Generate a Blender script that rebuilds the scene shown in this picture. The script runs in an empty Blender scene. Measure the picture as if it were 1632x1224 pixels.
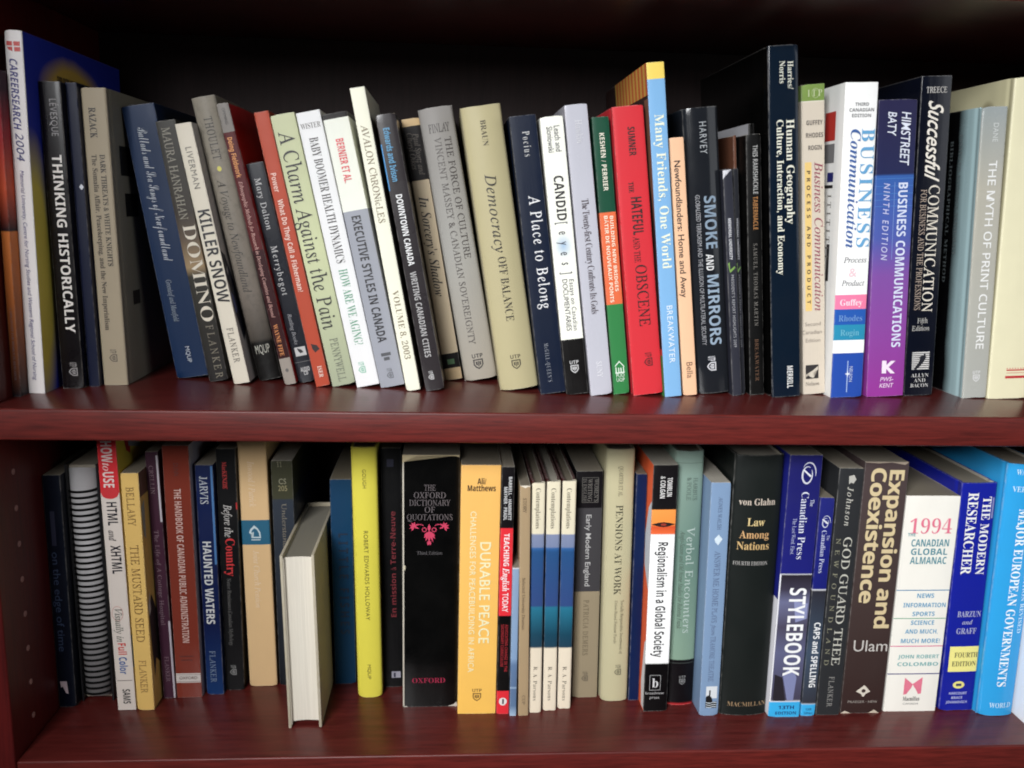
import bpy, bmesh, math, random
from mathutils import Vector, Matrix
random.seed(7)
S = 0.001                      # everything below is measured in millimetres
sc = bpy.context.scene
col = sc.collection

# ------------------------------------------------------------------ camera
PITCH, YAW, ROLL, CX, CY, CZ = [0.19224, 0.06853, 0.02399, 364.37808, -724.58467, 165.74571]
cam = bpy.data.cameras.new('camera'); cam_ob = bpy.data.objects.new('camera', cam); col.objects.link(cam_ob)
fw = Vector((math.sin(YAW)*math.cos(PITCH), math.cos(YAW)*math.cos(PITCH), -math.sin(PITCH)))
rt = Vector((math.cos(YAW), -math.sin(YAW), 0)); up = rt.cross(fw)
rt2 = rt*math.cos(ROLL)+up*math.sin(ROLL); up2 = up*math.cos(ROLL)-rt*math.sin(ROLL)
M = Matrix((rt2, up2, -fw)).transposed().to_4x4(); M.translation = Vector((CX, CY, CZ))*S
cam_ob.matrix_world = M
cam.sensor_fit = 'HORIZONTAL'; cam.sensor_width = 36; cam.lens = 36*1450/1632
cam.clip_start = 0.01; cam.clip_end = 50
sc.camera = cam_ob
cam.dof.use_dof = True; cam.dof.focus_distance = 0.84; cam.dof.aperture_fstop = 9.0
# ------------------------------------------------------------------ light
world = bpy.data.worlds.new('World'); sc.world = world; world.use_nodes = True
bg = world.node_tree.nodes['Background']; bg.inputs[0].default_value = (0.80, 0.88, 1.0, 1); bg.inputs[1].default_value = 0.022
def area(name, loc, target, sx, sy, power, color, spread=180):
    l = bpy.data.lights.new(name, 'AREA'); l.shape = 'RECTANGLE'; l.size = sx; l.size_y = sy; l.energy = power; l.color = color; l.spread = math.radians(spread)
    o = bpy.data.objects.new(name, l); col.objects.link(o); o.location = loc
    o.rotation_euler = (Vector(target)-Vector(loc)).to_track_quat('-Z', 'Y').to_euler()
area('window_light', (-0.10, -1.45, 0.66), (0.80, 0.05, -0.18), 0.6, 0.55, 9.1, (0.98, 0.99, 1.0), 68)
area('side_window_light', (-1.55, -0.62, 0.20), (0.42, 0.04, -0.12), 0.35, 0.45, 2.6, (1.0, 0.96, 0.90), 120)
area('room_fill', (2.3, -1.5, 0.5), (0.42, 0.05, -0.1), 1.2, 0.9, 6.5, (0.93, 0.96, 1.0))  # added fill from the right to brighten right-hand covers, no source seen there
sc.view_settings.view_transform = 'Standard'; sc.view_settings.look = 'None'
sc.view_settings.exposure = 0; sc.view_settings.gamma = 1
sc.render.engine = 'CYCLES'
sc.cycles.filter_width = 1.9
sc.cycles.max_bounces = 8; sc.cycles.diffuse_bounces = 4; sc.cycles.caustics_reflective = False

# ------------------------------------------------------------------ materials
def lin(c, k=1.0):
    o = []
    for v in c[:3]:
        v = v/255.0
        v = v/12.92 if v <= 0.04045 else ((v+0.055)/1.055)**2.4
        v = max(.0015, v-.0065*(1-v)**8)
        o.append(min(v*k, 0.82))
    g = .3*o[0]+.59*o[1]+.11*o[2]
    return tuple(v+(g-v)*.10 for v in o)+(1,)
class NT:
    def __init__(s, name):
        s.m = bpy.data.materials.new(name); s.m.use_nodes = True; s.t = s.m.node_tree
        s.b = s.t.nodes['Principled BSDF']
    def n(s, ty, **kw):
        n = s.t.nodes.new(ty)
        for k, v in kw.items(): setattr(n, k, v)
        return n
    def l(s, a, b): s.t.links.new(a, b)
    def math(s, op, a, b=None, c=None, clamp=False):
        n = s.n('ShaderNodeMath', operation=op); n.use_clamp = clamp
        for i, v in enumerate((a, b, c)):
            if v is None: continue
            if isinstance(v, (int, float)): n.inputs[i].default_value = v
            else: s.l(v, n.inputs[i])
        return n.outputs[0]
    def mix(s, f, a, b, mode='MIX'):
        n = s.n('ShaderNodeMix', data_type='RGBA', blend_type=mode)
        for sock, v in ((n.inputs[0], f), (n.inputs[6], a), (n.inputs[7], b)):
            if isinstance(v, (int, float)): sock.default_value = v
            elif isinstance(v, tuple): sock.default_value = v
            else: s.l(v, sock)
        return n.outputs[2]
    def noise(s, vec, scale, detail=3, rough=.5):
        n = s.n('ShaderNodeTexNoise'); n.inputs['Scale'].default_value = scale; n.inputs['Detail'].default_value = detail
        n.inputs['Roughness'].default_value = rough
        if vec is not None: s.l(vec, n.inputs['Vector'])
        return n.outputs['Fac']
    def ramp(s, f, stops, interp='LINEAR'):
        n = s.n('ShaderNodeValToRGB'); r = n.color_ramp; r.interpolation = interp
        while len(r.elements) > 1: r.elements.remove(r.elements[-1])
        r.elements[0].position = stops[0][0]; r.elements[0].color = stops[0][1]
        for p, c in stops[1:]:
            e = r.elements.new(min(max(p, 0), 1)); e.color = c
        s.l(f, n.inputs[0]); return n.outputs[0]
    def mapping(s, vec, sc3, off=(0, 0, 0)):
        n = s.n('ShaderNodeMapping'); n.inputs['Scale'].default_value = sc3; n.inputs['Location'].default_value = off
        s.l(vec, n.inputs['Vector']); return n.outputs[0]

GAIN = 1.0
def print_mat(c, rough=.5, _cache={}):
    key = (tuple(c), rough)
    if key in _cache: return _cache[key]
    k = NT('ink'); tc = k.n('ShaderNodeTexCoord').outputs['Object']
    f = k.noise(tc, 900, 2)
    k.l(k.mix(k.math('MULTIPLY', f, .22), lin(c, GAIN), (.02, .02, .02, 1)), k.b.inputs['Base Color'])
    k.b.inputs['Roughness'].default_value = rough
    _cache[key] = k.m; return k.m

def cover_mat(spec, b, side='spine'):
    """a printed cover: colour bands along the spine, paper fibre, faint rubbing along the edges"""
    w, h, dep = b['w']*S, b['h']*S, b['dep']*S
    k = NT('cover_'+side); tc = k.n('ShaderNodeTexCoord').outputs['Object']
    xyz = k.n('ShaderNodeSeparateXYZ'); k.l(tc, xyz.inputs[0]); X, Y, Z = xyz.outputs
    zf = k.math('DIVIDE', Z, h)
    if spec[0] == 'blobs':
        c = k.mix(0.0, lin(spec[1], GAIN), lin(spec[1], GAIN))
        for cc, y0, z0, ry, rz in spec[2]:
            dy = k.math('DIVIDE', k.math('SUBTRACT', Y, y0*S), ry*S); dz = k.math('DIVIDE', k.math('SUBTRACT', zf, z0), rz)
            wob = k.math('MULTIPLY', k.math('SUBTRACT', k.noise(tc, 25, 2), .5), .22)
            d = k.math('ADD', k.math('SQRT', k.math('ADD', k.math('MULTIPLY', dy, dy), k.math('MULTIPLY', dz, dz))), wob)
            f = k.math('DIVIDE', k.math('SUBTRACT', 1.15, d), .45, clamp=True)
            c = k.mix(f, c, lin(cc, GAIN))
    elif spec[0] == 'split':
        c = k.ramp(zf, [(0, lin(spec[2], GAIN)), (spec[3], lin(spec[1], GAIN))], 'CONSTANT')
    elif isinstance(spec[0], list):
        st = [(max(p, 0), lin(cc, GAIN)) for p, cc in spec]
        if b.get('grad'):
            # keep hard borders hard: insert a twin stop right before close pairs
            c = k.ramp(zf, st, 'LINEAR')
        else:
            # stops were given as band tops/bottoms: a band holds from one stop to the next
            out = []
            for i, (p, cc) in enumerate(st):
                if i > 0 and cc != st[i-1][1]: out.append((p, cc))
                elif i == 0: out.append((0, cc))
            c = k.ramp(zf, out, 'CONSTANT')
    else:
        c = k.mix(0.0, lin(spec, GAIN), lin(spec, GAIN))
    for q in b['d']:
        if q[0] == 'soft' and side == 'spine':
            dy = k.math('DIVIDE', k.math('SUBTRACT', X, q[2]*S), q[4]*S); dz = k.math('DIVIDE', k.math('SUBTRACT', Z, q[3]*S), q[5]*S)
            d = k.math('SQRT', k.math('ADD', k.math('MULTIPLY', dy, dy), k.math('MULTIPLY', dz, dz)))
            c = k.mix(k.math('SUBTRACT', 1.0, d, clamp=True), c, lin(q[1], GAIN))
    # uneven print and handling marks
    seed = random.uniform(0, 9)
    m1 = k.noise(k.mapping(tc, (1, 1, 1), (seed, seed, 0)), 28, 4, .6)
    c = k.mix(k.math('MULTIPLY', k.math('SUBTRACT', m1, .35, clamp=True), .30 if b.get('mottle') else .13), c, (.03, .028, .025, 1))
    if b.get('mottle'):
        c = k.mix(k.math('MULTIPLY', k.math('SUBTRACT', k.noise(tc, 160, 4, .7), .5, clamp=True), 1.3), c, (.03, .03, .028, 1))
    # rubbed edges
    dark = b.get('rub', 0.30)
    rubn = k.math('SUBTRACT', k.noise(k.mapping(tc, (1, 1, .35), (0, seed, 0)), 420, 3, .7), .5)
    if side == 'spine':
        ex = k.math('MINIMUM', X, k.math('SUBTRACT', w, X))
        ez = k.math('MINIMUM', Z, k.math('SUBTRACT', h, Z))
        e = k.math('SUBTRACT', 1.0, k.math('DIVIDE', k.math('MINIMUM', ex, ez), .0009), clamp=True)
    else:
        ez = k.math('MINIMUM', Z, k.math('SUBTRACT', h, Z))
        e = k.math('SUBTRACT', 1.0, k.math('DIVIDE', k.math('MINIMUM', k.math('ABSOLUTE', Y), ez), .0010), clamp=True)
    rub = k.math('MULTIPLY', e, k.math('MULTIPLY_ADD', rubn, 3.0, .42, clamp=True), clamp=True)
    c = k.mix(k.math('MULTIPLY', rub, dark), c, (.55, .53, .5, 1))
    k.l(c, k.b.inputs['Base Color'])
    base_r = b.get('gloss', .42)
    k.l(k.math('MULTIPLY_ADD', m1, .22, base_r-.08), k.b.inputs['Roughness'])
    k.b.inputs['Specular IOR Level'].default_value = .2
    if b.get('gloss'):
        k.b.inputs['Coat Weight'].default_value = .25; k.b.inputs['Coat Roughness'].default_value = b['gloss']*.8
    bp = k.n('ShaderNodeBump'); bp.inputs['Strength'].default_value = .35; bp.inputs['Distance'].default_value = .0006
    hgt = k.math('ADD', k.noise(k.mapping(tc, (1, 1, .25), (seed, 0, 0)), 70, 2), k.math('MULTIPLY', k.noise(tc, 1400, 2), .05 if b['kind'] != 'h' else .10))
    if side == 'spine' and b['kind'] == 'p' and w > .015:
        cr = k.noise(k.mapping(tc, (1, 1, .02), (seed, 0, seed)), 600, 2)
        hgt = k.math('ADD', hgt, k.math('MULTIPLY', k.math('SUBTRACT', cr, .58, clamp=True), 1.2))
    k.l(hgt, bp.inputs['Height']); k.l(bp.outputs[0], k.b.inputs['Normal'])
    return k.m

def page_mat(c, axis=0):
    k = NT('page_edges'); tc = k.n('ShaderNodeTexCoord').outputs['Object']
    st = k.noise(k.mapping(tc, (2600, 30, 30) if axis == 0 else (30, 2600, 30)), 1, 2)
    st2 = k.noise(k.mapping(tc, (500, 6, 6)), 1, 3)
    f = k.math('MULTIPLY', k.math('ADD', st, st2), .24)
    k.l(k.mix(f, lin(c), lin((110, 100, 82))), k.b.inputs['Base Color']); k.b.inputs['Roughness'].default_value = .8
    bp = k.n('ShaderNodeBump'); bp.inputs['Strength'].default_value = .6; bp.inputs['Distance'].default_value = .0003
    k.l(st, bp.inputs['Height']); k.l(bp.outputs[0], k.b.inputs['Normal'])
    return k.m
PAGES = [page_mat((142, 133, 118)), page_mat((122, 113, 97)), page_mat((168, 162, 150))]  # page colours darkened, so the shade on the page tops is in the colour
PAGEW = page_mat((232, 224, 208))
def plain_mat(name, c, rough=.5, metal=0):
    k = NT(name); tc = k.n('ShaderNodeTexCoord').outputs['Object']
    k.l(k.mix(k.math('MULTIPLY', k.noise(tc, 60, 4), .25), lin(c), (.01, .01, .01, 1)), k.b.inputs['Base Color'])
    k.b.inputs['Roughness'].default_value = rough; k.b.inputs['Metallic'].default_value = metal
    return k.m
def wood_mat(name, axis, light, dark, rough, bump=.15):
    k = NT(name); tc = k.n('ShaderNodeTexCoord').outputs['Object']
    s = {'x': (7, 130, 130), 'z': (130, 130, 7), 'flat': (6, 90, 90)}[axis]
    g = k.noise(k.mapping(tc, s), 2.4, 6, .66)
    g2 = k.noise(k.mapping(tc, tuple(v*4 for v in s)), 1.3, 4, .6)
    g3 = k.noise(tc, 7, 3)
    f = k.math('ADD', k.math('MULTIPLY', k.math('SUBTRACT', g, .38), 1.9), k.math('MULTIPLY', k.math('SUBTRACT', g2, .5), 1.1), clamp=True)
    c = k.mix(f, lin(light), lin(dark))
    c = k.mix(k.math('MULTIPLY', g3, .35), c, lin(dark))
    k.b.inputs['Specular IOR Level'].default_value = .35 if axis != 'flat' else .5
    k.l(c, k.b.inputs['Base Color'])
    k.l(k.math('MULTIPLY_ADD', g3, .12, rough-.05), k.b.inputs['Roughness'])
    bp = k.n('ShaderNodeBump'); bp.inputs['Strength'].default_value = bump; bp.inputs['Distance'].default_value = .0003
    k.l(g2, bp.inputs['Height']); k.l(bp.outputs[0], k.b.inputs['Normal'])
    return k.m
WOOD_TOP = wood_mat('cherry_laminate_top', 'flat', (96, 37, 34), (54, 22, 21), .30, .08)
WOOD_EDGE = wood_mat('cherry_laminate_edge', 'x', (106, 35, 30), (40, 15, 13), .42, .2)
WOOD_SIDE = wood_mat('cherry_laminate_side', 'z', (96, 27, 26), (54, 15, 15), .42, .15)
WOOD_BACK = wood_mat('dark_back_board', 'z', (44, 32, 31), (30, 22, 22), .7, .1)

# ------------------------------------------------------------------ helpers
def empty(name, loc, rot=(0, 0, 0)):
    o = bpy.data.objects.new(name, None); o.empty_display_size = .02; col.objects.link(o)
    o.location = loc; o.rotation_euler = rot; return o
def link_mesh(name, me, parent=None, mats=()):
    for m in mats: me.materials.append(m)
    o = bpy.data.objects.new(name, me); col.objects.link(o)
    if parent: o.parent = parent
    return o
def tag(o, label, cat, group=None):
    o['label'] = label; o['category'] = cat
    if group: o['group'] = group
def box_mesh(name, x0, x1, y0, y1, z0, z1, bevel=0, seg=3):
    bm = bmesh.new(); bmesh.ops.create_cube(bm, size=1)
    for v in bm.verts:
        v.co = Vector(((x0 if v.co.x < 0 else x1), (y0 if v.co.y < 0 else y1), (z0 if v.co.z < 0 else z1)))*S
    if bevel: bmesh.ops.bevel(bm, geom=bm.edges[:], offset=bevel*S, segments=seg, profile=.5, affect='EDGES')
    me = bpy.data.meshes.new(name); bm.to_mesh(me); bm.free()
    for p in me.polygons: p.use_smooth = True
    me.set_sharp_from_angle(angle=math.radians(35)); return me

# ------------------------------------------------------------------ lettering
BASE = {'b': (0x1D400, 0x1D41A, 0x1D7CE), 'i': (0x1D434, 0x1D44E, None), 'bi': (0x1D468, 0x1D482, None), 's': (0x1D4D0, 0x1D4EA, None),
        'ss': (0x1D5A0, 0x1D5BA, 0x1D7E2), 'ssb': (0x1D5D4, 0x1D5EE, 0x1D7EC)}
FONTS = {  # code: (alphabet, offset, shear)
    'S': (None, 0, 0), 'S2': (None, .008, 0), 'Si': (None, 0, .22), 'S2i': (None, .008, .2), 'N': ('ssb', 0, 0), 'ssx': ('ssb', -.006, 0),
    'B': ('ssb', 0, 0), 'B2': ('ssb', .008, 0), 'Bi': ('ssb', -.004, .22), 'ssb': ('ssb', 0, 0), 'ss2': ('ss', .012, 0),
    'b': ('b', 0, 0), 'R': ('b', -.010, 0), 'r': ('i', .004, -.25), 'i': ('i', .004, 0), 'ix': ('i', .002, 0), 'bi': ('bi', 0, 0), 's': ('s', -.012, 0), 'br': (None, .012, .5), 'sc': ('bi', -.004, .1)}
def styled(s, code):
    if code is None: return s
    up_, lo_, dg = BASE[code]; o = ''
    for ch in s:
        u = ord(ch)
        if 65 <= u <= 90: o += chr(up_+u-65)
        elif 97 <= u <= 122: o += '\u210e' if (code == 'i' and ch == 'h') else chr(lo_+u-97)
        elif 48 <= u <= 57 and dg: o += chr(dg+u-48)
        else: o += ch
    return o
CAPH = {}
_glyphs = {}
def raw_text(s, font, sp=1.0): return _glyphs[(s, font, sp)]
def shape_all(keys):
    """shape every string in one go while the scene is still empty: flat triangle lists in font units"""
    obs = []
    for s, font, sp in keys:
        code, off, shear = FONTS[font]
        c = bpy.data.curves.new('lettering', 'FONT'); c.resolution_u = 3
        c.body = styled(s, code); c.offset = off; c.shear = max(-1, min(1, shear)); c.space_character = sp
        o = bpy.data.objects.new('lettering_source', c); col.objects.link(o); obs.append(o)
    dg = bpy.context.evaluated_depsgraph_get(); dg.update()
    for key, o in zip(keys, obs):
        me = bpy.data.meshes.new_from_object(o.evaluated_get(dg))
        _glyphs[key] = ([(v.co.x, v.co.y) for v in me.vertices], [tuple(p.vertices) for p in me.polygons])
        bpy.data.meshes.remove(me)
    for o in obs:
        c = o.data; bpy.data.objects.remove(o); bpy.data.curves.remove(c)
def cap_height(font):
    if font not in CAPH:
        vs, _ = raw_text('H', font, 1); CAPH[font] = max(v[1] for v in vs)-min(v[1] for v in vs)
    return CAPH[font]

BOOKS = [
 {'kind': 'p','row': 0,'x': -1.7,'y': 46.18,'z': 0.14,'lean': 0.6,'w': 7.0,'h': 261.88,'dep': 200,'label': 'thin book against the side panel,orange and red above near black','col': [[0.0,(24,8,30)],[0.5196,(235,125,35)],[0.5235,(24,8,30)],[0.6524,(235,85,35)],[0.8105,(180,25,40)],[0.9471,(60,15,40)]],'t': [['A DISCOVERY FOR WOMEN IN RESEARCH','r',(120,110,120),'d',75.0,14.07,3.85,1.54,1,'title_lettering']],'d': [],'grad': 1},
 {'kind': 'p','row': 0,'x': 5.4,'y': 59.53,'z': 0.17,'lean': 0.62,'w': 13.69,'h': 293.84,'dep': 215,'label': 'tall white book with blue and yellow cover at the upper left','col': (222,216,214),'t': [['CAREERSEARCH','Bi',(48,44,120),'d',271.91,217.36,5.75,5.75,1,'title_lettering'],['2004','Si',(48,44,110),'d',214.96,192.77,6.84,6.02,1,'title_lettering'],['Memorial University, Centre for Nursing Studies and Western Regional School of Nursing','Si',(80,75,130),'d',185.32,11.61,6.84,3.01,1,'title_lettering']],'d': [['poly',(200,50,45),[(1.37,285.25),(5.75,285.25),(5.75,281.93),(1.37,281.93)]],['poly',(200,50,45),[(6.84,285.25),(11.63,285.25),(11.63,281.93),(6.84,281.93)]],['poly',(200,50,45),[(1.64,280.96),(5.75,281.17),(5.75,277.61),(2.74,278.88)]],['poly',(200,50,45),[(7.12,280.99),(11.77,280.99),(11.77,277.67),(7.12,277.67)]]],'R': ('blobs',(44,60,190),[((250,215,70),5,0.34,30,0.36),((255,190,70),95,0.87,62,0.09)]),'Rd': [('text','EMPLOYERS OF NEWFOUNDLAND','B',(70,50,60),62,135,0.88,9),('text','& LABRADOR','B',(70,50,60),70,120,0.83,9)]},
 {'kind': 'p','row': 0,'x': 24.48,'y': 82.33,'z': 0,'lean': -0.6,'w': 18.07,'h': 258.34,'dep': 150,'label': 'black book reading THINKING HISTORICALLY beside the tall white one','col': (24,20,23),'t': [['LÉVESQUE','S',(150,145,145),'d',244.31,214.65,11.21,5.42,1.1,'author_lettering'],['THINKING HISTORICALLY','ssb',(225,218,212),'d',199.4,49.57,10.84,7.95,1,'title_lettering']],'d': [['utpr',(150,145,145),10.48,16.35,7.23]],'gloss': 0.25},
 {'kind': 'p','row': 0,'x': 43.14,'y': 91.84,'z': 0,'lean': -0.75,'w': 9.63,'h': 259.09,'dep': 150,'label': 'narrow navy book with a small white diamond on its spine','col': (20,26,48),'t': [],'d': [['poly',(210,212,220),[(7.22,176.25),(9.15,173.65),(7.22,171.01),(5.3,173.61)]]]},
 {'kind': 'h','row': 0,'x': 53.79,'y': 98.15,'z': 0,'lean': -1.0,'w': 21.09,'h': 256.12,'dep': 155,'label': 'beige book reading DARK THREATS & WHITE KNIGHTS with grey cover','col': (158,144,120),'t': [['RAZACK','b',(50,45,42),'d',239.93,214.72,8.86,5.69,1,'author_lettering'],['DARK THREATS & WHITE KNIGHTS','b',(60,52,45),'d',201.26,106.27,14.34,4.22,1,'title_lettering'],['The Somalia Affair, Peacekeeping, and the New Imperialism','b',(72,62,52),'d',201.21,49.85,7.59,4.22,1,'subtitle_lettering']],'d': [['utpr',(90,80,70),10.54,26.13,6.75]],'flat': 1,'R': (150,145,128),'Rd': [('rect',(35,33,30),22,60,0.72,0.82),('rect',(35,33,30),28,60,0.58,0.66),('rect',(60,55,50),30,48,0.27,0.32)]},
 {'kind': 'p','row': 0,'x': 108.46,'y': 131.67,'z': 0,'lean': -8.74,'w': 28.97,'h': 247.32,'dep': 150,'label': 'leaning blue book with white script title and no other cover colour','col': (14,42,74),'t': [['Ballads and Sea Songs of Newfoundland','s',(195,200,205),'d',227.72,108.82,14.48,8.69,1,'title_lettering'],['Greenleaf and Mansfield','i',(130,140,150),'d',92.06,53.49,10.43,4.63,1,'author_lettering'],['MQUP','S',(190,195,200),'d',29.12,14.15,15.06,3.77,1,'publisher_mark']],'d': []},
 {'kind': 'p','row': 0,'x': 141.72,'y': 118.17,'z': 0,'lean': -9.25,'w': 17.22,'h': 234.48,'dep': 150,'label': 'dark photographic book reading DOMINO','col': [[0.0,(38,36,36)],[0.4158,(52,50,44)],[0.4523,(150,125,90)],[0.5607,(92,78,66)],[0.656,(62,56,50)],[0.8666,(58,56,52)]],'t': [['MAURA HANRAHAN','r',(140,134,118),'d',228.63,148.37,7.75,7.23,1,'author_lettering'],['DOMINO','R',(215,205,185),'d',143.55,55.72,10.33,10.67,1,'title_lettering'],['FLANKER','r',(120,112,95),'d',52.22,2.62,10.33,6.54,1.5,'publisher_mark']],'d': [],'grad': 1},
 {'kind': 'p','row': 0,'x': 166.42,'y': 107.51,'z': 0,'lean': -10.58,'w': 14.4,'h': 232.94,'dep': 150,'label': 'cream book reading KILLER SNOW in heavy black capitals','col': (212,203,184),'t': [['LIVERMAN','S',(120,115,105),'d',212.46,176.8,7.2,5.18,1.1,'author_lettering'],['KILLER SNOW','B',(32,28,30),'d',158.05,74.92,7.92,10.37,1,'title_lettering'],['FLANKER','r',(105,98,90),'d',51.94,19.8,7.49,5.47,1.2,'publisher_mark']],'d': [],'R': (200,195,190),'Rd': [('poly',(20,24,48),[(0.6,0.52),(12,0.5),(24,0.38),(30,0.2),(14,0.16),(8,0.24),(3,0.3),(5,0.38),(0.6,0.42)]),('poly',(90,100,170),[(4,0.36),(10,0.34),(12,0.28),(6,0.27)]),('poly',(225,225,225),[(6,0.44),(9,0.42),(11,0.46)])]},
 {'kind': 'h','row': 0,'x': 185.12,'y': 123.73,'z': 0,'lean': -11.57,'w': 21.19,'h': 257.65,'dep': 160,'label': 'mottled grey hardcover with black foot and a small yellow dot','col': [[0.0,(22,21,20)],[0.1373,(24,22,21)],[0.1512,(70,64,58)],[0.3118,(118,108,98)],[0.7966,(140,132,118)]],'t': [['THOULET','r',(60,56,54),'d',240.11,202.96,11.02,7.21,1.15,'author_lettering'],['A Voyage to Newfoundland','ix',(62,58,54),'d',185.51,82.87,9.54,7.21,1,'title_lettering'],['MQUP','S',(175,172,160),'h',29.38,10.6,8.0,13.14,1,'publisher_mark']],'d': [['ell',(210,200,60),10.6,194.75,1.91,2.29]],'grad': 1,'mottle': 1},
 {'kind': 'p','row': 0,'x': 212.38,'y': 107.09,'z': 0,'lean': -12.09,'w': 10.44,'h': 252.31,'dep': 150,'label': 'slim maroon book reading Doing Fieldwork with bright red cover edge','col': [[0.0,(150,140,130)],[0.095,(150,140,130)],[0.0974,(52,20,24)],[0.4893,(84,26,28)],[0.8991,(90,24,24)],[0.9012,(128,122,116)]],'t': [['Doing Fieldwork','B',(225,140,50),'d',223.2,188.53,4.7,4.18,1,'title_lettering'],['Ethnographic Methods for Research in Developing Countries and Beyond','i',(205,150,140),'d',185.25,62.83,4.7,3.13,1,'subtitle_lettering'],['WAYNE FIFE','b',(215,130,60),'d',56.48,27.11,4.39,3.76,1,'author_lettering'],['OPENING','S',(90,85,80),'d',248.18,234.34,5.22,2.61,1,'series_mark']],'d': [['ell',(95,90,88),5.22,13.29,1.46,1.69]],'R': (190,32,34),'Rd': [('rect',(215,170,160),0.3,2.5,0.78,0.84),('rect',(215,170,160),0.3,2.5,0.68,0.74),('rect',(200,160,150),0.3,2,0.3,0.55)]},
 {'kind': 'p','row': 0,'x': 223.88,'y': 116.78,'z': 0,'lean': -12.17,'w': 15.26,'h': 201.63,'dep': 150,'label': 'shorter black book reading Merrybegot below its taller neighbours','col': (40,42,48),'t': [['Mary Dalton','r',(185,185,185),'d',188.2,142.27,6.87,5.19,1.15,'author_lettering'],['Merrybegot','r',(190,190,190),'d',127.49,82.5,6.87,5.5,1.35,'title_lettering'],['Rattling Books','i',(150,150,155),'d',65.08,36.06,6.11,3.36,1,'publisher_mark'],['AUDIO','B',(200,200,200),'h',12.21,8.4,4.04,8.4,1,'format_mark'],['CD','B',(200,200,200),'h',8.58,8.4,3.47,3.82,1,'format_mark']],'d': [['poly',(190,190,190),[(3.05,33.37),(12.98,33.37),(12.98,24.99),(3.05,24.99)]],['poly',(30,30,34),[(5.34,32.63),(9.16,30.67),(10.69,27.97),(7.63,27.39),(6.11,29.49)]],['poly',(120,120,120),[(0.0,19.59),(15.26,19.59),(15.26,19.23),(0.0,19.23)]]],'gloss': 0.25},
 {'kind': 'p','row': 0,'x': 241.9,'y': 99.85,'z': 0,'lean': -11.58,'w': 12.66,'h': 244.68,'dep': 150,'label': 'slim rust red book asking What Do They Call a Fisherman?','col': (178,68,42),'t': [['Power','B',(235,190,175),'d',192.54,176.24,5.07,4.56,1,'subtitle_lettering'],['What Do They Call a Fisherman?','B',(240,200,185),'d',169.57,87.46,5.7,4.56,1,'title_lettering'],['ISER','b',(235,205,190),'d',18.8,8.16,6.97,3.8,1,'publisher_mark']],'d': [['poly',(40,20,20),[(3.8,39.93),(8.87,37.8),(10.77,33.93),(7.6,32.19),(6.33,31.26),(4.43,34.55)]]]},
 {'kind': 'p','row': 0,'x': 256.54,'y': 100.65,'z': 0,'lean': -11.92,'w': 21.16,'h': 242.82,'dep': 150,'label': 'pale green book reading A Charm Against the Pain','col': [[0.0,(158,166,138)],[0.5091,(196,202,156)],[0.9921,(186,190,150)]],'t': [['A Charm Against the Pain','r',(48,46,44),'d',228.23,52.81,10.16,13.12,1.05,'title_lettering'],['PENNYWELL','r',(110,112,98),'d',43.98,3.85,10.58,6.98,1.1,'publisher_mark']],'d': [],'grad': 1},
 {'kind': 'p','row': 0,'x': 278.9,'y': 98.93,'z': 0,'lean': -11.83,'w': 20.89,'h': 245.37,'dep': 150,'label': 'white book with black and green capitals about baby boomers','col': (226,226,226),'t': [['WISTER','R',(105,100,98),'h',233.44,10.44,4.49,17.13,1,'author_lettering'],['BABY BOOMER HEALTH DYNAMICS','R',(66,62,62),'d',223.31,113.48,10.44,7.52,1,'title_lettering'],['HOW ARE WE AGING?','R',(90,160,125),'d',107.83,38.74,10.44,7.52,1,'subtitle_lettering']],'d': [['utpr',(120,190,160),8.35,16.78,6.27]]},
 {'kind': 'p','row': 0,'x': 300.69,'y': 97.18,'z': 0,'lean': -11.66,'w': 22.0,'h': 244.67,'dep': 150,'label': 'white and grey book reading EXECUTIVE STYLES IN CANADA','col': [[0.0,(150,153,163)],[0.6524,(158,162,170)],[0.6546,(226,228,216)],[0.977,(226,228,216)],[0.9791,(35,32,32)]],'t': [['BERNIER ET AL.','B',(225,75,85),'d',222.67,184.93,10.34,6.6,1,'author_lettering'],['EXECUTIVE STYLES IN CANADA','N',(45,44,48),'d',155.87,41.69,10.34,7.92,1,'title_lettering']],'d': [['utpr',(95,98,104),11.0,11.54,5.72],['poly',(80,82,86),[(6.6,31.6),(15.4,31.6),(15.4,28.66),(6.6,28.66)]],['poly',(80,82,86),[(8.36,27.49),(13.64,27.49),(13.64,24.54),(8.36,24.54)]]]},
 {'kind': 'p','row': 0,'x': 324.74,'y': 84.09,'z': 0,'lean': -10.5,'w': 12.74,'h': 265.01,'dep': 150,'label': 'tallest slim ivory book reading AVALON CHRONICLES','col': (228,227,206),'t': [['AVALON ChRONicLES','r',(135,118,92),'d',234.02,150.91,6.37,5.73,1,'title_lettering'],['VOLUME 8, 2003','R',(140,125,100),'d',91.25,29.18,6.37,5.09,1,'volume_lettering']],'d': []},
 {'kind': 'p','row': 0,'x': 342.19,'y': 84.98,'z': 0,'lean': -10.51,'w': 16.95,'h': 243.43,'dep': 150,'label': 'dark charcoal book reading DOWNTOWN CANADA with blue edge line','col': (50,46,48),'t': [['Edwards and Ivison','B',(70,150,195),'d',231.84,186.82,7.12,5.42,1,'author_lettering'],['DOWNTOWN CANADA','B',(232,232,232),'d',175.45,113.59,7.63,5.42,1,'title_lettering'],['WRITING CANADIAN CITIES','ssb',(170,168,168),'d',108.02,30.73,7.63,5.42,1,'subtitle_lettering']],'d': [['utpr',(190,190,190),7.12,13.37,4.75],['poly',(60,150,215),[(0.0,219.01),(1.02,219.01),(1.02,179.61),(0.0,179.61)]]],'gloss': 0.25},
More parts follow.
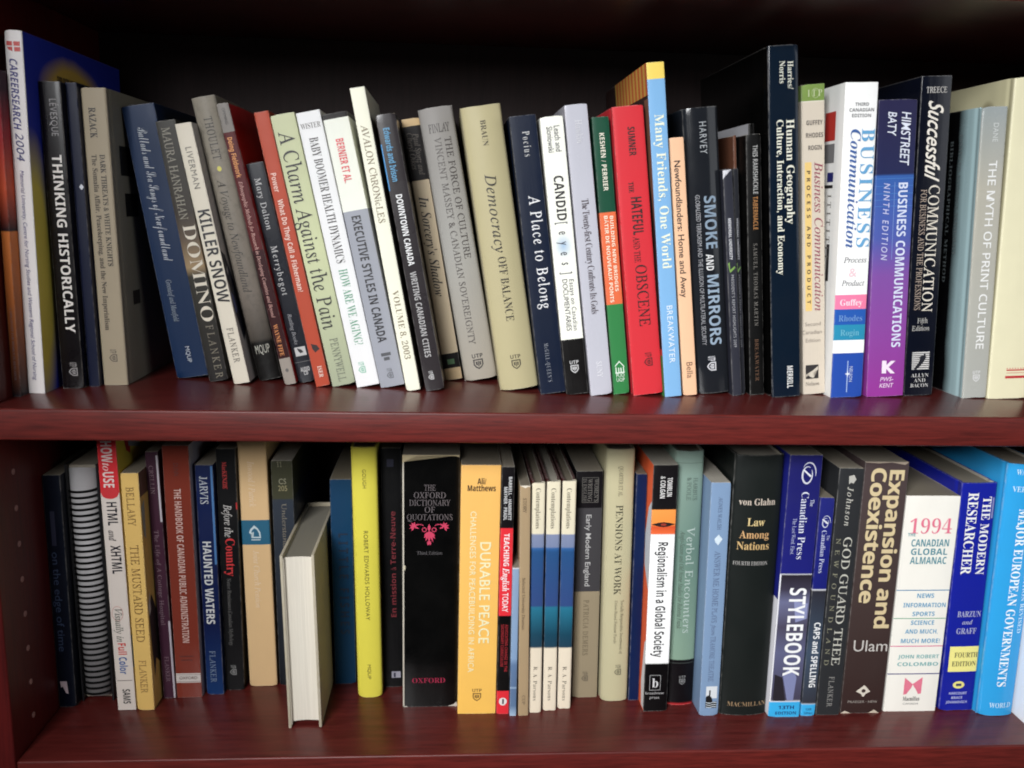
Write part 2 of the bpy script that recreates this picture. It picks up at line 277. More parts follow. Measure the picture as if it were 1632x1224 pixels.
 {'kind': 'p','row': 0,'x': 359.34,'y': 137.09,'z': 0,'lean': -10.04,'w': 16.5,'h': 244.67,'dep': 150,'label': 'tan book with black blocks and handwritten style title','col': [[0.0,(190,165,125)],[0.0419,(190,165,125)],[0.0444,(28,26,26)],[0.1025,(28,26,26)],[0.105,(190,172,142)],[0.7688,(192,172,140)],[0.7711,(26,23,23)],[0.967,(26,23,23)],[0.9693,(190,160,112)]],'t': [['Paul Stortz and','i',(95,85,75),'d',231.12,193.9,10.89,4.95,1,'author_lettering'],['Cheryl Oikes','i',(95,85,75),'d',232.08,199.42,5.28,5.28,1,'author_lettering'],["In Sorcery's Shadow",'sc',(40,34,32),'d',174.93,81.0,8.25,8.58,1,'title_lettering']],'d': [['poly',(70,110,70),[(4.95,20.14),(11.55,20.14),(11.55,15.2),(4.95,15.2)]]]},
 {'kind': 'h','row': 0,'x': 378.12,'y': 131.82,'z': 0,'lean': -10.52,'w': 31.41,'h': 253.89,'dep': 160,'label': 'wide grey book reading THE FORCE OF CULTURE','col': [[0.0,(160,152,138)],[0.4854,(158,156,150)],[0.9895,(142,138,134)]],'t': [['FINLAY','r',(70,64,62),'h',235.61,16.33,7.61,18.84,1,'author_lettering'],['THE FORCE OF CULTURE','r',(78,72,70),'d',226.73,115.53,22.61,5.97,1.05,'title_lettering'],['VINCENT MASSEY & CANADIAN SOVEREIGNTY','r',(88,82,78),'d',227.24,35.09,13.19,5.97,1.05,'subtitle_lettering']],'d': [['utp',(60,56,54),15.7,17.43,9.42]],'grad': 1,'L': (150,165,180)},
 {'kind': 'h','row': 0,'x': 410.01,'y': 88.47,'z': 0,'lean': -9.23,'w': 35.29,'h': 251.28,'dep': 160,'label': 'wide olive yellow book reading Democracy OFF BALANCE','col': (172,162,122),'t': [['BRAUN','R',(70,62,44),'d',238.93,217.25,17.65,4.59,1,'author_lettering'],['Democracy','i',(48,44,34),'d',193.18,124.76,17.65,9.53,1.1,'title_lettering'],['OFF BALANCE','R',(56,50,38),'d',120.86,63.14,17.65,7.06,1,'title_lettering']],'d': [['utp',(70,64,48),17.65,24.91,8.47]]},
 {'kind': 'p','row': 0,'x': 445.68,'y': 76.16,'z': 0,'lean': -8.14,'w': 23.02,'h': 243.3,'dep': 150,'label': 'dark navy book reading A Place to Belong','col': (22,30,48),'t': [['Pocius','R',(188,188,188),'d',229.86,208.93,12.66,5.99,1.4,'author_lettering'],['A Place to Belong','r',(225,225,228),'d',175.88,77.16,13.81,9.67,1.2,'title_lettering'],['McGILL-QUEEN’S','R',(130,135,145),'d',46.0,10.88,9.67,3.68,1.5,'publisher_mark']],'d': []},
 {'kind': 'p','row': 0,'x': 468.85,'y': 74.53,'z': 0,'lean': -7.46,'w': 19.99,'h': 243.01,'dep': 150,'label': 'white book with black foot reading CANDID eyes','col': [[0.0,(22,20,21)],[0.2036,(22,20,21)],[0.206,(226,226,214)],[0.9958,(226,226,214)]],'t': [['Leach and','S',(80,80,84),'d',234.9,213.52,13.59,5.0,1,'author_lettering'],['Sloniowski','S',(80,80,84),'d',234.52,213.13,7.2,5.0,1,'author_lettering'],['CANDID','B',(35,30,36),'d',193.23,155.25,10.99,8.39,1,'title_lettering'],['[ e y e s ]','S',(55,55,68),'d',153.63,108.82,10.99,8.39,1.6,'title_lettering'],['Essays on Canadian','S',(72,70,76),'d',103.5,58.11,13.99,4.0,1.1,'subtitle_lettering'],['DOCUMENTARIES','S',(72,70,76),'d',104.17,58.24,8.0,4.4,1,'subtitle_lettering']],'d': [['utp',(190,190,190),9.59,24.92,7.2],['soft',(150,178,205),9.99,133.1,9.19,12.07]]},
 {'kind': 'p','row': 0,'x': 490.87,'y': 72.83,'z': 0,'lean': -7.53,'w': 19.69,'h': 253.32,'dep': 150,'label': 'silver book reading The Twenty-first Century Confronts Its Gods','col': (176,176,186),'t': [['Hawkin','r',(205,205,210),'d',240.36,221.13,10.83,5.91,1.1,'author_lettering'],['The Twenty-first Century Confronts Its Gods','R',(68,56,62),'d',174.14,73.77,10.24,5.91,0.86,'title_lettering'],['SUNY','r',(215,215,220),'d',30.63,16.22,9.85,4.92,1,'publisher_mark']],'d': [],'gloss': 0.22},
 {'kind': 'p','row': 0,'x': 512.61,'y': 79.47,'z': 0,'lean': -7.05,'w': 14.85,'h': 244.59,'dep': 150,'label': 'green and orange banded book reading BUILDING NEW BRIDGES','col': [[0.0,(42,120,62)],[0.3336,(42,120,62)],[0.3359,(214,96,48)],[0.6643,(214,96,48)],[0.6665,(20,72,52)]],'t': [['KESHEN / PERRIER','B',(225,220,200),'d',230.81,181.93,7.42,4.16,1.05,'author_lettering'],['BUILDING NEW BRIDGES','B',(240,220,195),'d',160.0,93.67,10.39,2.97,1,'title_lettering'],['BÂTIR DE NOUVEAUX PONTS','B',(240,220,195),'d',160.51,84.07,5.34,3.27,1,'subtitle_lettering'],['PUO','S',(215,230,215),'h',17.31,7.42,3.32,7.42,1,'publisher_mark'],['UOP','S',(215,230,215),'h',13.22,7.42,3.32,7.42,1,'publisher_mark']],'d': [['poly',(215,230,215),[(3.27,26.5),(7.42,30.67),(11.58,25.57),(11.58,24.41),(7.42,29.22),(3.27,25.34)]],['poly',(215,230,215),[(3.27,20.22),(11.58,20.22),(11.58,19.06),(3.27,19.06)]],['poly',(215,230,215),[(3.56,24.87),(4.45,24.87),(4.45,20.22),(3.56,20.22)]],['poly',(215,230,215),[(5.94,24.29),(6.83,24.29),(6.83,20.22),(5.94,20.22)]],['poly',(215,230,215),[(8.02,24.29),(8.91,24.29),(8.91,20.22),(8.02,20.22)]],['poly',(215,230,215),[(10.39,24.87),(11.28,24.87),(11.28,20.22),(10.39,20.22)]]]},
 {'kind': 'h','row': 0,'x': 530.19,'y': 74.74,'z': 0,'lean': -7.13,'w': 27.38,'h': 252.99,'dep': 160,'label': 'bright red book reading THE HATEFUL AND THE OBSCENE','col': (200,32,44),'t': [['SUMNER','B',(52,14,18),'d',235.46,211.33,15.06,6.02,1,'author_lettering'],['THE','b',(52,14,18),'d',189.39,180.29,11.5,4.38,1,'title_lettering'],['HATEFUL','B',(46,12,16),'d',176.18,143.68,15.06,9.31,1,'title_lettering'],['AND THE','r',(60,16,20),'d',142.29,119.76,12.59,5.48,1,'title_lettering'],['OBSCENE','r',(56,14,20),'d',117.29,62.91,15.06,9.86,1,'title_lettering']],'d': [['utpr',(70,16,22),15.88,31.33,7.39]],'flat': 1},
 {'kind': 'p','row': 0,'x': 558.08,'y': 70.56,'z': 0,'lean': -6.41,'w': 15.28,'h': 289.33,'dep': 210,'label': 'light blue book with yellow top and striped cover,tallest in the centre','col': [[0.0,(112,164,208)],[0.9506,(118,170,212)],[0.9523,(225,195,72)]],'t': [['Many Friends, One World','b',(226,230,205),'d',246.76,115.46,8.4,7.94,1.05,'title_lettering'],['BREAKWATER','S',(215,225,235),'d',82.65,31.0,8.4,5.19,1.1,'publisher_mark']],'d': [],'L': (58,42,40),'Ld': [('stripes',(205,95,35),(215,165,60),0.8,150,0.91,1.0,20),('poly',(130,88,66),[(0.8,0.9),(16,0.9),(14,0.7),(8,0.62),(0.8,0.5)]),('poly',(150,90,110),[(30,0.85),(38,0.84),(36,0.76),(32,0.78)]),('rect',(215,60,30),0.8,8,0.13,0.15),('rect',(60,150,70),0.8,40,0.0,0.13)]},
 {'kind': 'p','row': 0,'x': 576.42,'y': 76.99,'z': 0,'lean': -6.62,'w': 13.0,'h': 228.79,'dep': 140,'label': 'peach book reading Newfoundlanders: Home and Away','col': (226,178,138),'t': [['Newfoundlanders: Home and Away','S2',(60,46,42),'d',209.21,89.84,5.98,5.46,1,'title_lettering'],['Bella','S',(120,88,66),'d',30.81,16.26,7.15,5.46,1,'publisher_mark']],'d': []},
 {'kind': 'h','row': 0,'x': 591.52,'y': 83.37,'z': 0,'lean': -6.49,'w': 31.08,'h': 254.42,'dep': 155,'label': 'glossy black book reading SMOKE AND MIRRORS','col': (34,36,40),'t': [['HARVEY','S',(160,164,168),'d',242.01,214.9,16.16,6.22,1.2,'author_lettering'],['SMOKE','B',(128,148,168),'d',178.41,132.11,19.58,10.57,1,'title_lettering'],['AND','B',(215,215,215),'d',127.31,112.73,17.1,6.84,1,'title_lettering'],['MIRRORS','B',(140,160,180),'d',108.59,45.03,19.27,10.57,1,'title_lettering'],['GLOBALIZED TERRORISM AND THE ILLUSION OF MULTILATERAL SECURITY','S',(150,150,155),'d',179.93,45.51,8.7,3.73,1,'subtitle_lettering']],'d': [['utpr',(200,200,205),14.61,26.82,8.08]],'gloss': 0.12},
 {'kind': 'b','row': 0,'x': 623.25,'y': 79.27,'z': 0,'lean': -6.59,'w': 8.56,'h': 203.59,'dep': 200,'label': 'thin charcoal report,left one of two short matching booklets','col': (44,45,54),'t': [['MEMORIAL UNIVERSITY','B',(205,205,210),'d',160.92,124.4,3.85,2.57,1,'title_lettering'],['PRESIDENT’S REPORT HIGHLIGHTS 2009','S',(165,165,170),'d',110.92,45.28,4.28,2.57,1.2,'subtitle_lettering']],'d': [['poly',(110,150,60),[(0.86,121.34),(2.57,122.29),(2.57,115.58),(6.85,118.53),(7.28,116.81),(2.57,112.77),(1.71,115.66)]],['poly',(205,205,212),[(0.0,202.52),(7.71,202.9),(2.57,201.21),(0.86,196.52),(0.0,194.98)]]]},
 {'kind': 'b','row': 0,'x': 632.2,'y': 85.44,'z': 0,'lean': -6.08,'w': 5.0,'h': 204.48,'dep': 200,'label': 'thin charcoal report,right one of two short matching booklets','col': (34,35,40),'t': [['MEMORIAL UNIVERSITY','B',(150,150,155),'d',161.0,124.2,2.5,1.5,1,'title_lettering'],['PRESIDENT’S REPORT HIGHLIGHTS 2009','S',(95,95,100),'d',110.66,44.53,2.5,1.5,1.2,'subtitle_lettering']],'d': [['poly',(80,110,50),[(0.5,121.08),(1.5,122.08),(1.5,115.31),(4.0,118.38),(4.25,116.66),(1.5,112.49),(1.0,115.37)]]]},
 {'kind': 'b','row': 0,'x': 637.8,'y': 106.04,'z': 0,'lean': -5.6,'w': 2.96,'h': 234.64,'dep': 130,'label': 'sliver of a brown book behind the two short booklets','col': (96,60,44),'t': [],'d': []},
 {'kind': 'p','row': 0,'x': 640.67,'y': 82.9,'z': 0,'lean': -5.2,'w': 13.28,'h': 233.75,'dep': 160,'label': 'narrow black book reading THIS RAMSHACKLE TABERNACLE','col': (20,18,20),'t': [['THIS RAMSHACKLE','ssx',(160,160,158),'d',224.21,182.13,7.7,4.25,1,'title_lettering'],['TABERNACLE','ssx',(165,110,52),'d',179.98,150.86,7.3,4.25,1,'title_lettering'],['SAMUEL THOMAS MARTIN','r',(110,106,100),'d',138.69,64.47,6.64,3.45,1.3,'author_lettering'],['BREAKWATER','R',(92,64,44),'d',52.32,13.09,6.64,3.45,1.1,'publisher_mark']],'d': []},
 {'kind': 'b','row': 0,'x': 654.4,'y': 119.16,'z': 0,'lean': -5.1,'w': 2.92,'h': 246.16,'dep': 200,'label': 'thin dark folder with a pale grey top flap behind the narrow black book','col': (18,18,20),'t': [],'d': [],'L': (16,16,18),'Ld': [('rect',(178,178,184),0.4,110,0.96,1.0)]},
 {'kind': 'h','row': 0,'x': 658.02,'y': 72.56,'z': 0,'lean': -5.28,'w': 26.55,'h': 306.25,'dep': 215,'label': 'tallest dark blue black hardcover reading Human Geography','col': (24,32,43),'t': [['Harries/','b',(205,205,190),'d',292.92,269.82,19.11,4.78,1,'author_lettering'],['Norris','b',(205,205,190),'d',293.35,274.9,11.95,4.78,1,'author_lettering'],['Human Geography','b',(220,218,200),'d',244.92,155.66,18.58,6.9,1,'title_lettering'],['Culture, Interaction, and Economy','b',(220,218,200),'d',244.96,111.57,9.56,5.84,1,'subtitle_lettering'],['MERRILL','N',(215,215,212),'d',28.48,8.05,16.46,5.31,1,'publisher_mark']],'d': [],'flat': 1,'gloss': 0.12,'L': (7,8,11)},
 {'kind': 'p','row': 0,'x': 692.94,'y': 88.37,'z': 0,'lean': -5.3,'w': 20.98,'h': 277.68,'dep': 160,'label': 'cream book with green top reading Business Communication','col': [[0.0,(196,184,166)],[0.9441,(204,196,178)],[0.9461,(112,138,62)]],'t': [['I T P','R',(185,195,150),'h',270.0,11.96,5.62,13.01,1,'series_mark'],['GUFFEY','B',(82,76,72),'h',245.05,11.54,3.93,14.68,1,'author_lettering'],['RHODES','B',(82,76,72),'h',234.32,11.54,3.93,15.52,1,'author_lettering'],['ROGIN','B',(82,76,72),'h',223.51,11.96,3.93,12.17,1,'author_lettering'],['Business Communication','i',(150,72,88),'d',211.36,77.73,15.1,7.55,1,'title_lettering'],['PROCESS AND PRODUCT','N',(80,66,50),'d',203.87,84.88,5.87,3.15,1.9,'subtitle_lettering'],['Second','S',(130,120,112),'h',66.01,9.44,3.37,14.68,1,'edition_lettering'],['Canadian','S',(130,120,112),'h',58.51,8.39,3.37,18.46,1,'edition_lettering'],['Edition','S',(130,120,112),'h',50.81,9.44,3.37,13.63,1,'edition_lettering'],['Nelson','r',(70,64,60),'h',9.98,8.81,3.37,13.01,1,'publisher_mark']],'d': [['poly',(226,190,105),[(2.73,211.15),(8.81,211.15),(8.81,78.12),(2.73,78.12)]],['ring',(185,195,150),12.59,269.96,3.36,4.22],['poly',(45,42,42),[(2.52,27.7),(14.68,27.7),(14.68,14.61),(2.52,14.61)]],['poly',(200,190,172),[(2.94,18.87),(9.44,22.45),(14.26,26.18),(14.26,23.21),(9.44,20.07),(10.49,15.8),(8.81,15.36),(7.55,20.24),(2.94,16.49)]]]},
 {'kind': 'p','row': 0,'x': 713.91,'y': 75.22,'z': 0,'lean': -2.57,'w': 29.28,'h': 278.28,'dep': 175,'label': 'white book reading BUSINESS Communication with pink,blue and teal bands','col': [[0.0,(32,70,158)],[0.1436,(32,70,158)],[0.1457,(228,228,226)],[0.1873,(228,228,226)],[0.1894,(10,130,165)],[0.2369,(10,130,165)],[0.239,(30,82,165)],[0.2883,(30,82,165)],[0.2904,(228,110,150)],[0.3373,(228,110,150)],[0.3394,(228,228,226)]],'t': [['THIRD','B',(105,105,108),'h',259.86,15.23,2.77,12.3,1,'edition_lettering'],['CANADIAN','B',(105,105,108),'h',255.15,15.23,2.77,21.96,1,'edition_lettering'],['EDITION','B',(105,105,108),'h',250.42,15.23,2.77,16.98,1,'edition_lettering'],['BUSINESS','b',(88,158,205),'d',239.25,136.86,22.25,11.71,1.25,'title_lettering'],['Communication','bi',(46,90,158),'d',238.9,136.58,11.13,8.78,1,'title_lettering'],['Process','i',(95,92,98),'h',125.88,16.1,4.98,21.08,1,'subtitle_lettering'],['&','i',(230,190,200),'h',114.73,14.64,7.75,7.32,1,'subtitle_lettering'],['Product','i',(95,92,98),'h',105.16,15.23,4.98,21.08,1,'subtitle_lettering'],['Guffey','b',(240,215,225),'h',87.64,14.64,5.53,20.5,1,'author_lettering'],['Rhodes','b',(95,140,200),'h',73.39,14.64,5.53,21.96,1,'author_lettering'],['Rogin','b',(90,170,195),'h',60.19,14.64,5.53,17.57,1,'author_lettering'],['NELSON','S',(190,200,220),'d',28.79,14.73,17.57,2.93,1,'publisher_mark']],'d': [['poly',(150,175,215),[(14.05,34.14),(14.93,34.14),(14.93,4.81),(14.05,4.81)]],['poly',(220,225,235),[(12.3,21.95),(14.05,22.77),(14.64,25.38),(15.23,22.73),(17.57,21.77),(15.23,20.97),(14.64,18.35),(14.05,21.01)]]],'L': (224,224,222),'Ld': [('rect',(190,40,30),17,40,0.83,0.92),('rect',(120,120,122),17,40,0.76,0.82),('rect',(30,34,110),17,30,0.7,0.73),('rect',(30,28,30),17,40,0.68,0.69),('text','I T I T I T I T','r',(110,106,102),19,27,0.0,10,(0.45,0.66)),('rect',(40,38,40),18,24,0.38,0.5)]},
 {'kind': 'p','row': 0,'x': 749.91,'y': 79.74,'z': 0,'lean': -3.34,'w': 35.08,'h': 265.4,'dep': 170,'label': 'purple and navy book reading BUSINESS COMMUNICATIONS NINTH EDITION','col': [[0.0,(140,45,140)],[0.4199,(118,70,150)],[0.547,(70,84,160)],[0.7564,(44,88,160)],[0.7585,(36,40,76)],[0.9982,(40,38,70)]],'t': [['HIMSTREET','S2i',(215,220,235),'d',254.67,208.64,25.26,8.42,1,'author_lettering'],['BATY','S2i',(215,220,235),'d',255.03,234.3,12.63,7.72,1,'author_lettering'],['BUSINESS COMMUNICATIONS','B',(205,212,235),'d',193.97,46.07,25.26,8.42,1,'title_lettering'],['NINTH EDITION','S2i',(190,190,225),'d',193.92,125.83,10.52,5.61,1.45,'edition_lettering'],['PWS-','S2i',(225,195,225),'h',16.37,18.24,3.92,12.63,1,'publisher_mark'],['KENT','S2i',(225,195,225),'h',10.44,18.24,3.92,13.33,1,'publisher_mark']],'d': [['poly',(120,150,210),[(17.54,194.77),(17.89,194.77),(17.89,126.12),(17.54,126.12)]],['poly',(230,215,230),[(13.33,33.71),(17.54,33.52),(17.54,29.4),(21.75,33.33),(25.96,33.13),(19.65,27.53),(25.96,21.34),(21.75,21.53),(17.54,25.86),(17.54,21.73),(13.33,21.92)]],['poly',(60,120,190),[(0.0,198.04),(35.08,198.04),(35.08,197.66),(0.0,197.66)]],['poly',(60,120,190),[(0.0,191.5),(35.08,191.5),(35.08,191.12),(0.0,191.12)]],['poly',(60,120,190),[(0.0,184.95),(35.08,184.95),(35.08,184.56),(0.0,184.56)]],['poly',(60,120,190),[(0.0,179.47),(35.08,179.47),(35.08,179.08),(0.0,179.08)]],['poly',(60,120,190),[(0.0,173.97),(35.08,173.97),(35.08,173.59),(0.0,173.59)]]],'grad': 1},
 {'kind': 'p','row': 0,'x': 789.22,'y': 87.34,'z': 0,'lean': -2.85,'w': 27.62,'h': 287.5,'dep': 170,'label': 'black book with brushed script title Successful COMMUNICATION','col': (24,26,34),'t': [['TREECE','r',(200,196,190),'h',275.62,13.81,5.07,18.78,1,'author_lettering'],['Successful','br',(225,218,205),'d',266.58,196.13,14.36,13.81,1,'title_lettering'],['COMMUNICATION','r',(215,206,190),'d',193.3,78.79,17.12,9.94,1,'title_lettering'],['FOR BUSINESS AND THE PROFESSIONS','r',(165,146,130),'d',189.67,80.85,7.73,5.52,1,'subtitle_lettering'],['Fifth','r',(180,178,172),'h',70.73,13.81,4.51,9.94,1,'edition_lettering'],['Edition','r',(180,178,172),'h',63.76,12.43,4.51,16.57,1,'edition_lettering'],['ALLYN','R',(190,188,185),'h',19.27,14.36,3.38,16.57,1,'publisher_mark'],['AND','R',(190,188,185),'h',14.48,14.36,3.38,11.05,1,'publisher_mark'],['BACON','R',(190,188,185),'h',9.67,14.36,3.38,17.12,1,'publisher_mark']],'d': [['poly',(200,198,194),[(6.08,41.31),(22.65,41.31),(22.65,40.13),(6.08,40.13)]],['poly',(200,198,194),[(6.08,39.42),(22.65,39.42),(22.65,38.23),(6.08,38.23)]],['poly',(200,198,194),[(6.08,37.52),(22.65,37.52),(22.65,36.33),(6.08,36.33)]],['poly',(200,198,194),[(6.08,35.62),(22.65,35.62),(22.65,34.43),(6.08,34.43)]],['poly',(200,198,194),[(6.08,33.72),(22.65,33.72),(22.65,32.53),(6.08,32.53)]],['poly',(200,198,194),[(6.08,31.82),(22.65,31.82),(22.65,30.63),(6.08,30.63)]],['poly',(200,198,194),[(6.08,29.91),(22.65,29.91),(22.65,28.72),(6.08,28.72)]],['poly',(200,198,194),[(6.08,28.01),(22.65,28.01),(22.65,26.81),(6.08,26.81)]],['poly',(200,198,194),[(6.08,26.1),(22.65,26.1),(22.65,24.9),(6.08,24.9)]],['poly',(24,26,34),[(8.29,25.47),(12.43,31.27),(13.81,34.79),(11.6,36.06),(16.57,38.25),(18.23,40.56),(19.33,35.77),(16.57,31.12),(13.81,27.65),(9.94,24.21)]]],'gloss': 0.15},
 {'kind': 'h','row': 0,'x': 841.66,'y': 78.45,'z': 0,'lean': -2.89,'w': 23.4,'h': 262.2,'dep': 155,'label': 'silver grey book reading THE MYTH OF PRINT CULTURE','col': [[0.0,(158,160,154)],[0.7316,(166,162,148)],[0.9991,(138,146,146)]],'t': [['DANE','S',(205,208,206),'d',248.09,232.0,12.87,4.68,1.05,'author_lettering'],['THE MYTH OF PRINT CULTURE','ss2',(228,228,226),'d',215.8,46.41,12.64,7.49,1,'title_lettering']],'d': [['utp',(205,205,205),11.7,20.44,6.55]],'grad': 1,'flat': 1,'gloss': 0.25,'L': ('blobs',(20,20,22),[((150,178,182),0,0.5,32,30.0)]),'Ld': [('text','ESSAYS ON EVIDENCE TEXTUALITY','b',(96,106,108),29,34,0,4,(0.5,0.92)),('text','BIBLIOGRAPHICAL METHOD','b',(90,98,100),44,49,0,4,(0.4,0.9))]},
 {'kind': 'h','row': 0,'x': 864.99,'y': 76.72,'z': 0,'lean': -2.24,'w': 37.36,'h': 287.44,'dep': 170,'label': 'large cream hardcover at the right end of the upper row','col': (212,206,170),'t': [],'d': [['poly',(190,45,50),[(15.69,27.5),(37.36,27.5),(37.36,26.31),(15.69,26.31)]],['poly',(200,60,60),[(15.69,24.53),(37.36,24.53),(37.36,24.11),(15.69,24.11)]],['poly',(185,35,42),[(14.94,21.56),(37.36,21.56),(37.36,19.18),(14.94,19.18)]],['poly',(90,88,80),[(34.74,53.42),(36.61,53.42),(36.61,48.73),(34.74,48.73)]],['poly',(205,90,90),[(15.69,28.98),(16.81,28.98),(16.81,28.09),(15.69,28.09)]],['poly',(205,90,90),[(18.3,28.98),(19.43,28.98),(19.43,28.09),(18.3,28.09)]],['poly',(205,90,90),[(20.92,28.98),(22.04,28.98),(22.04,28.09),(20.92,28.09)]],['poly',(205,90,90),[(23.53,28.98),(24.66,28.98),(24.66,28.09),(23.53,28.09)]],['poly',(205,90,90),[(26.15,28.98),(27.27,28.98),(27.27,28.09),(26.15,28.09)]],['poly',(205,90,90),[(28.76,28.98),(29.89,28.98),(29.89,28.09),(28.76,28.09)]],['poly',(205,90,90),[(31.38,28.98),(32.5,28.98),(32.5,28.09),(31.38,28.09)]],['poly',(205,90,90),[(33.99,28.98),(35.12,28.98),(35.12,28.09),(33.99,28.09)]]],'flat': 1,'L': ('blobs',(190,184,146),[((120,110,80),40,0.88,14,0.06),((90,82,60),80,0.7,40,0.2)])},
 {'kind': 'p','row': 1,'x': -1.7,'y': 86.73,'z': -308.57,'lean': 0.06,'w': 15.87,'h': 228.12,'dep': 200,'label': 'near black book at the left end of the lower shelf','col': (20,24,34),'t': [['on the edge of time','S',(52,66,96),'d',154.89,56.98,7.14,6.35,1,'title_lettering']],'d': [['poly',(200,178,184),[(2.38,26.43),(8.73,26.33),(9.52,13.43),(7.14,14.77),(4.76,21.25),(3.17,19.99)]],['poly',(36,38,60),[(4.76,193.93),(8.73,193.93),(8.73,160.94),(4.76,160.94)]]]},
 {'kind': 'spiral','row': 1,'x': 15.57,'y': 95.08,'z': -308.6,'lean': -0.32,'w': 29.87,'h': 235.16,'dep': 205,'label': 'spiral bound notebook with black rings over a grey spine','col': (20,20,22),'t': [],'d': []},
 {'kind': 'p','row': 1,'x': 54.83,'y': 79.77,'z': -308.6,'lean': -0.86,'w': 16.77,'h': 268.05,'dep': 185,'label': 'white and red book reading HOW to USE HTML and XHTML','col': [[0.0,(206,194,184)],[0.794,(208,196,186)],[0.7962,(206,26,36)]],'t': [['HOW','B',(225,205,200),'d',261.67,242.04,8.38,9.39,1,'title_lettering'],['to','i',(240,215,210),'d',241.47,234.49,7.55,6.71,1,'title_lettering'],['USE','B',(225,205,200),'d',233.32,218.71,8.38,9.39,1,'title_lettering'],['HTML','B',(34,32,40),'d',205.16,183.21,9.22,8.72,1,'title_lettering'],['and','bi',(60,56,60),'d',178.45,168.27,7.55,6.04,1,'title_lettering'],['XHTML','B',(34,32,40),'d',164.03,136.77,9.73,8.72,1,'title_lettering'],['Visually in','i',(70,80,70),'d',102.42,69.36,7.55,6.37,1,'subtitle_lettering'],['Full','B',(205,50,45),'d',68.09,56.74,8.38,7.04,1,'subtitle_lettering'],['Color','B',(50,90,150),'d',54.21,37.05,8.38,7.04,1,'subtitle_lettering'],['SAMS','B',(40,38,40),'d',21.67,6.85,9.22,6.71,1,'publisher_mark']],'d': [['ell',(206,26,36),8.38,213.42,7.71,5.48],['poly',(120,112,105),[(1.68,30.67),(15.09,30.67),(15.09,29.9),(1.68,29.9)]],['ring',(190,70,60),6.71,97.48,5.03,7.31]],'R': (205,180,40),'Rd': [('poly',(190,28,36),[(22,0.99),(34,0.98),(34,0.9),(24,0.92),(20,0.96)]),('poly',(150,150,155),[(28,0.99),(60,0.99),(60,0.9),(30,0.93)]),('rect',(60,110,150),0.8,9,0.16,0.28)]},
 {'kind': 'p','row': 1,'x': 72.85,'y': 79.33,'z': -308.6,'lean': -0.7,'w': 15.78,'h': 232.45,'dep': 150,'label': 'mustard yellow book reading THE MUSTARD SEED','col': (212,172,88),'t': [['BELLAMY','r',(140,108,50),'d',219.51,182.81,7.57,6.63,1.05,'author_lettering'],['THE MUSTARD SEED','r',(138,104,46),'d',164.21,69.42,7.89,7.26,1,'title_lettering'],['FLANKER','r',(150,116,58),'d',51.11,17.88,7.89,6.31,1,'publisher_mark']],'d': [],'R': (206,168,84),'Rd': [('rect',(96,66,48),0.5,60,0.9,1.0),('poly',(150,160,150),[(2,0.86),(10,0.88),(9,0.72),(4,0.74)]),('poly',(38,34,32),[(3,0.42),(12,0.48),(22,0.4),(30,0.24),(24,0.16),(14,0.2),(8,0.13),(5,0.25)]),('poly',(205,205,200),[(2,0.44),(7,0.5),(8,0.42),(4,0.4)])]},
 {'kind': 'p','row': 1,'x': 90.83,'y': 100.11,'z': -308.6,'lean': -1.26,'w': 11.54,'h': 246.62,'dep': 150,'label': 'dark purple book with a thin white stripe down its right edge','col': (60,34,48),'t': [['CRELLIN','r',(120,98,104),'d',233.43,206.38,4.85,3.92,1.1,'author_lettering'],['The Life of A Cottage Hospital','r',(118,94,104),'d',171.0,76.16,5.19,3.92,1.1,'title_lettering'],['FLANKER','r',(110,88,98),'d',43.83,17.64,5.77,3.92,1,'publisher_mark']],'d': [['poly',(186,178,184),[(9.69,242.96),(11.31,242.96),(11.31,178.96),(9.69,178.96)]],['poly',(176,168,176),[(9.69,79.99),(11.42,79.99),(11.42,0.46),(9.69,0.46)]]]},
 {'kind': 'p','row': 1,'x': 103.04,'y': 100.97,'z': -308.6,'lean': -0.57,'w': 24.07,'h': 252.37,'dep': 160,'label': 'reddish brown book about public administration with a white foot band','col': (116,48,36),'t': [['THE HANDBOOK OF CANADIAN PUBLIC ADMINISTRATION','B',(196,160,150),'d',210.96,57.49,12.03,6.26,1,'title_lettering'],['DUNN','S',(80,36,34),'d',235.63,223.63,12.03,4.33,1,'author_lettering'],['OXFORD','S',(110,90,84),'h',20.9,12.03,3.14,16.85,1,'publisher_mark']],'d': [['poly',(196,186,180),[(0.48,25.5),(23.59,25.5),(23.59,15.62),(0.48,15.62)]],['poly',(120,90,84),[(0.48,24.19),(23.59,24.19),(23.59,23.73),(0.48,23.73)]],['poly',(120,90,84),[(0.48,16.94),(23.59,16.94),(23.59,16.48),(0.48,16.48)]],['poly',(90,38,32),[(4.81,43.84),(18.05,43.84),(18.05,42.53),(4.81,42.53)]],['poly',(90,38,32),[(6.02,39.92),(16.85,39.92),(16.85,38.61),(6.02,38.61)]]],'gloss': 0.18,'R': (176,172,186)},
 {'kind': 'p','row': 1,'x': 130.31,'y': 106.12,'z': -308.6,'lean': -0.54,'w': 16.26,'h': 232.54,'dep': 150,'label': 'navy book reading HAUNTED WATERS','col': [[0.0,(22,50,96)],[0.3025,(18,30,66)],[0.9998,(24,34,72)]],'t': [['JARVIS','r',(180,184,190),'d',221.61,194.75,7.32,7.15,1,'author_lettering'],['HAUNTED WATERS','B',(196,196,196),'d',157.58,74.24,7.48,7.8,1,'title_lettering'],['FLANKER','r',(110,126,150),'d',46.21,13.17,7.32,5.53,1.1,'publisher_mark']],'d': [['poly',(60,110,165),[(13.98,231.29),(15.93,231.29),(15.93,134.35),(13.98,134.35)]]],'grad': 1},
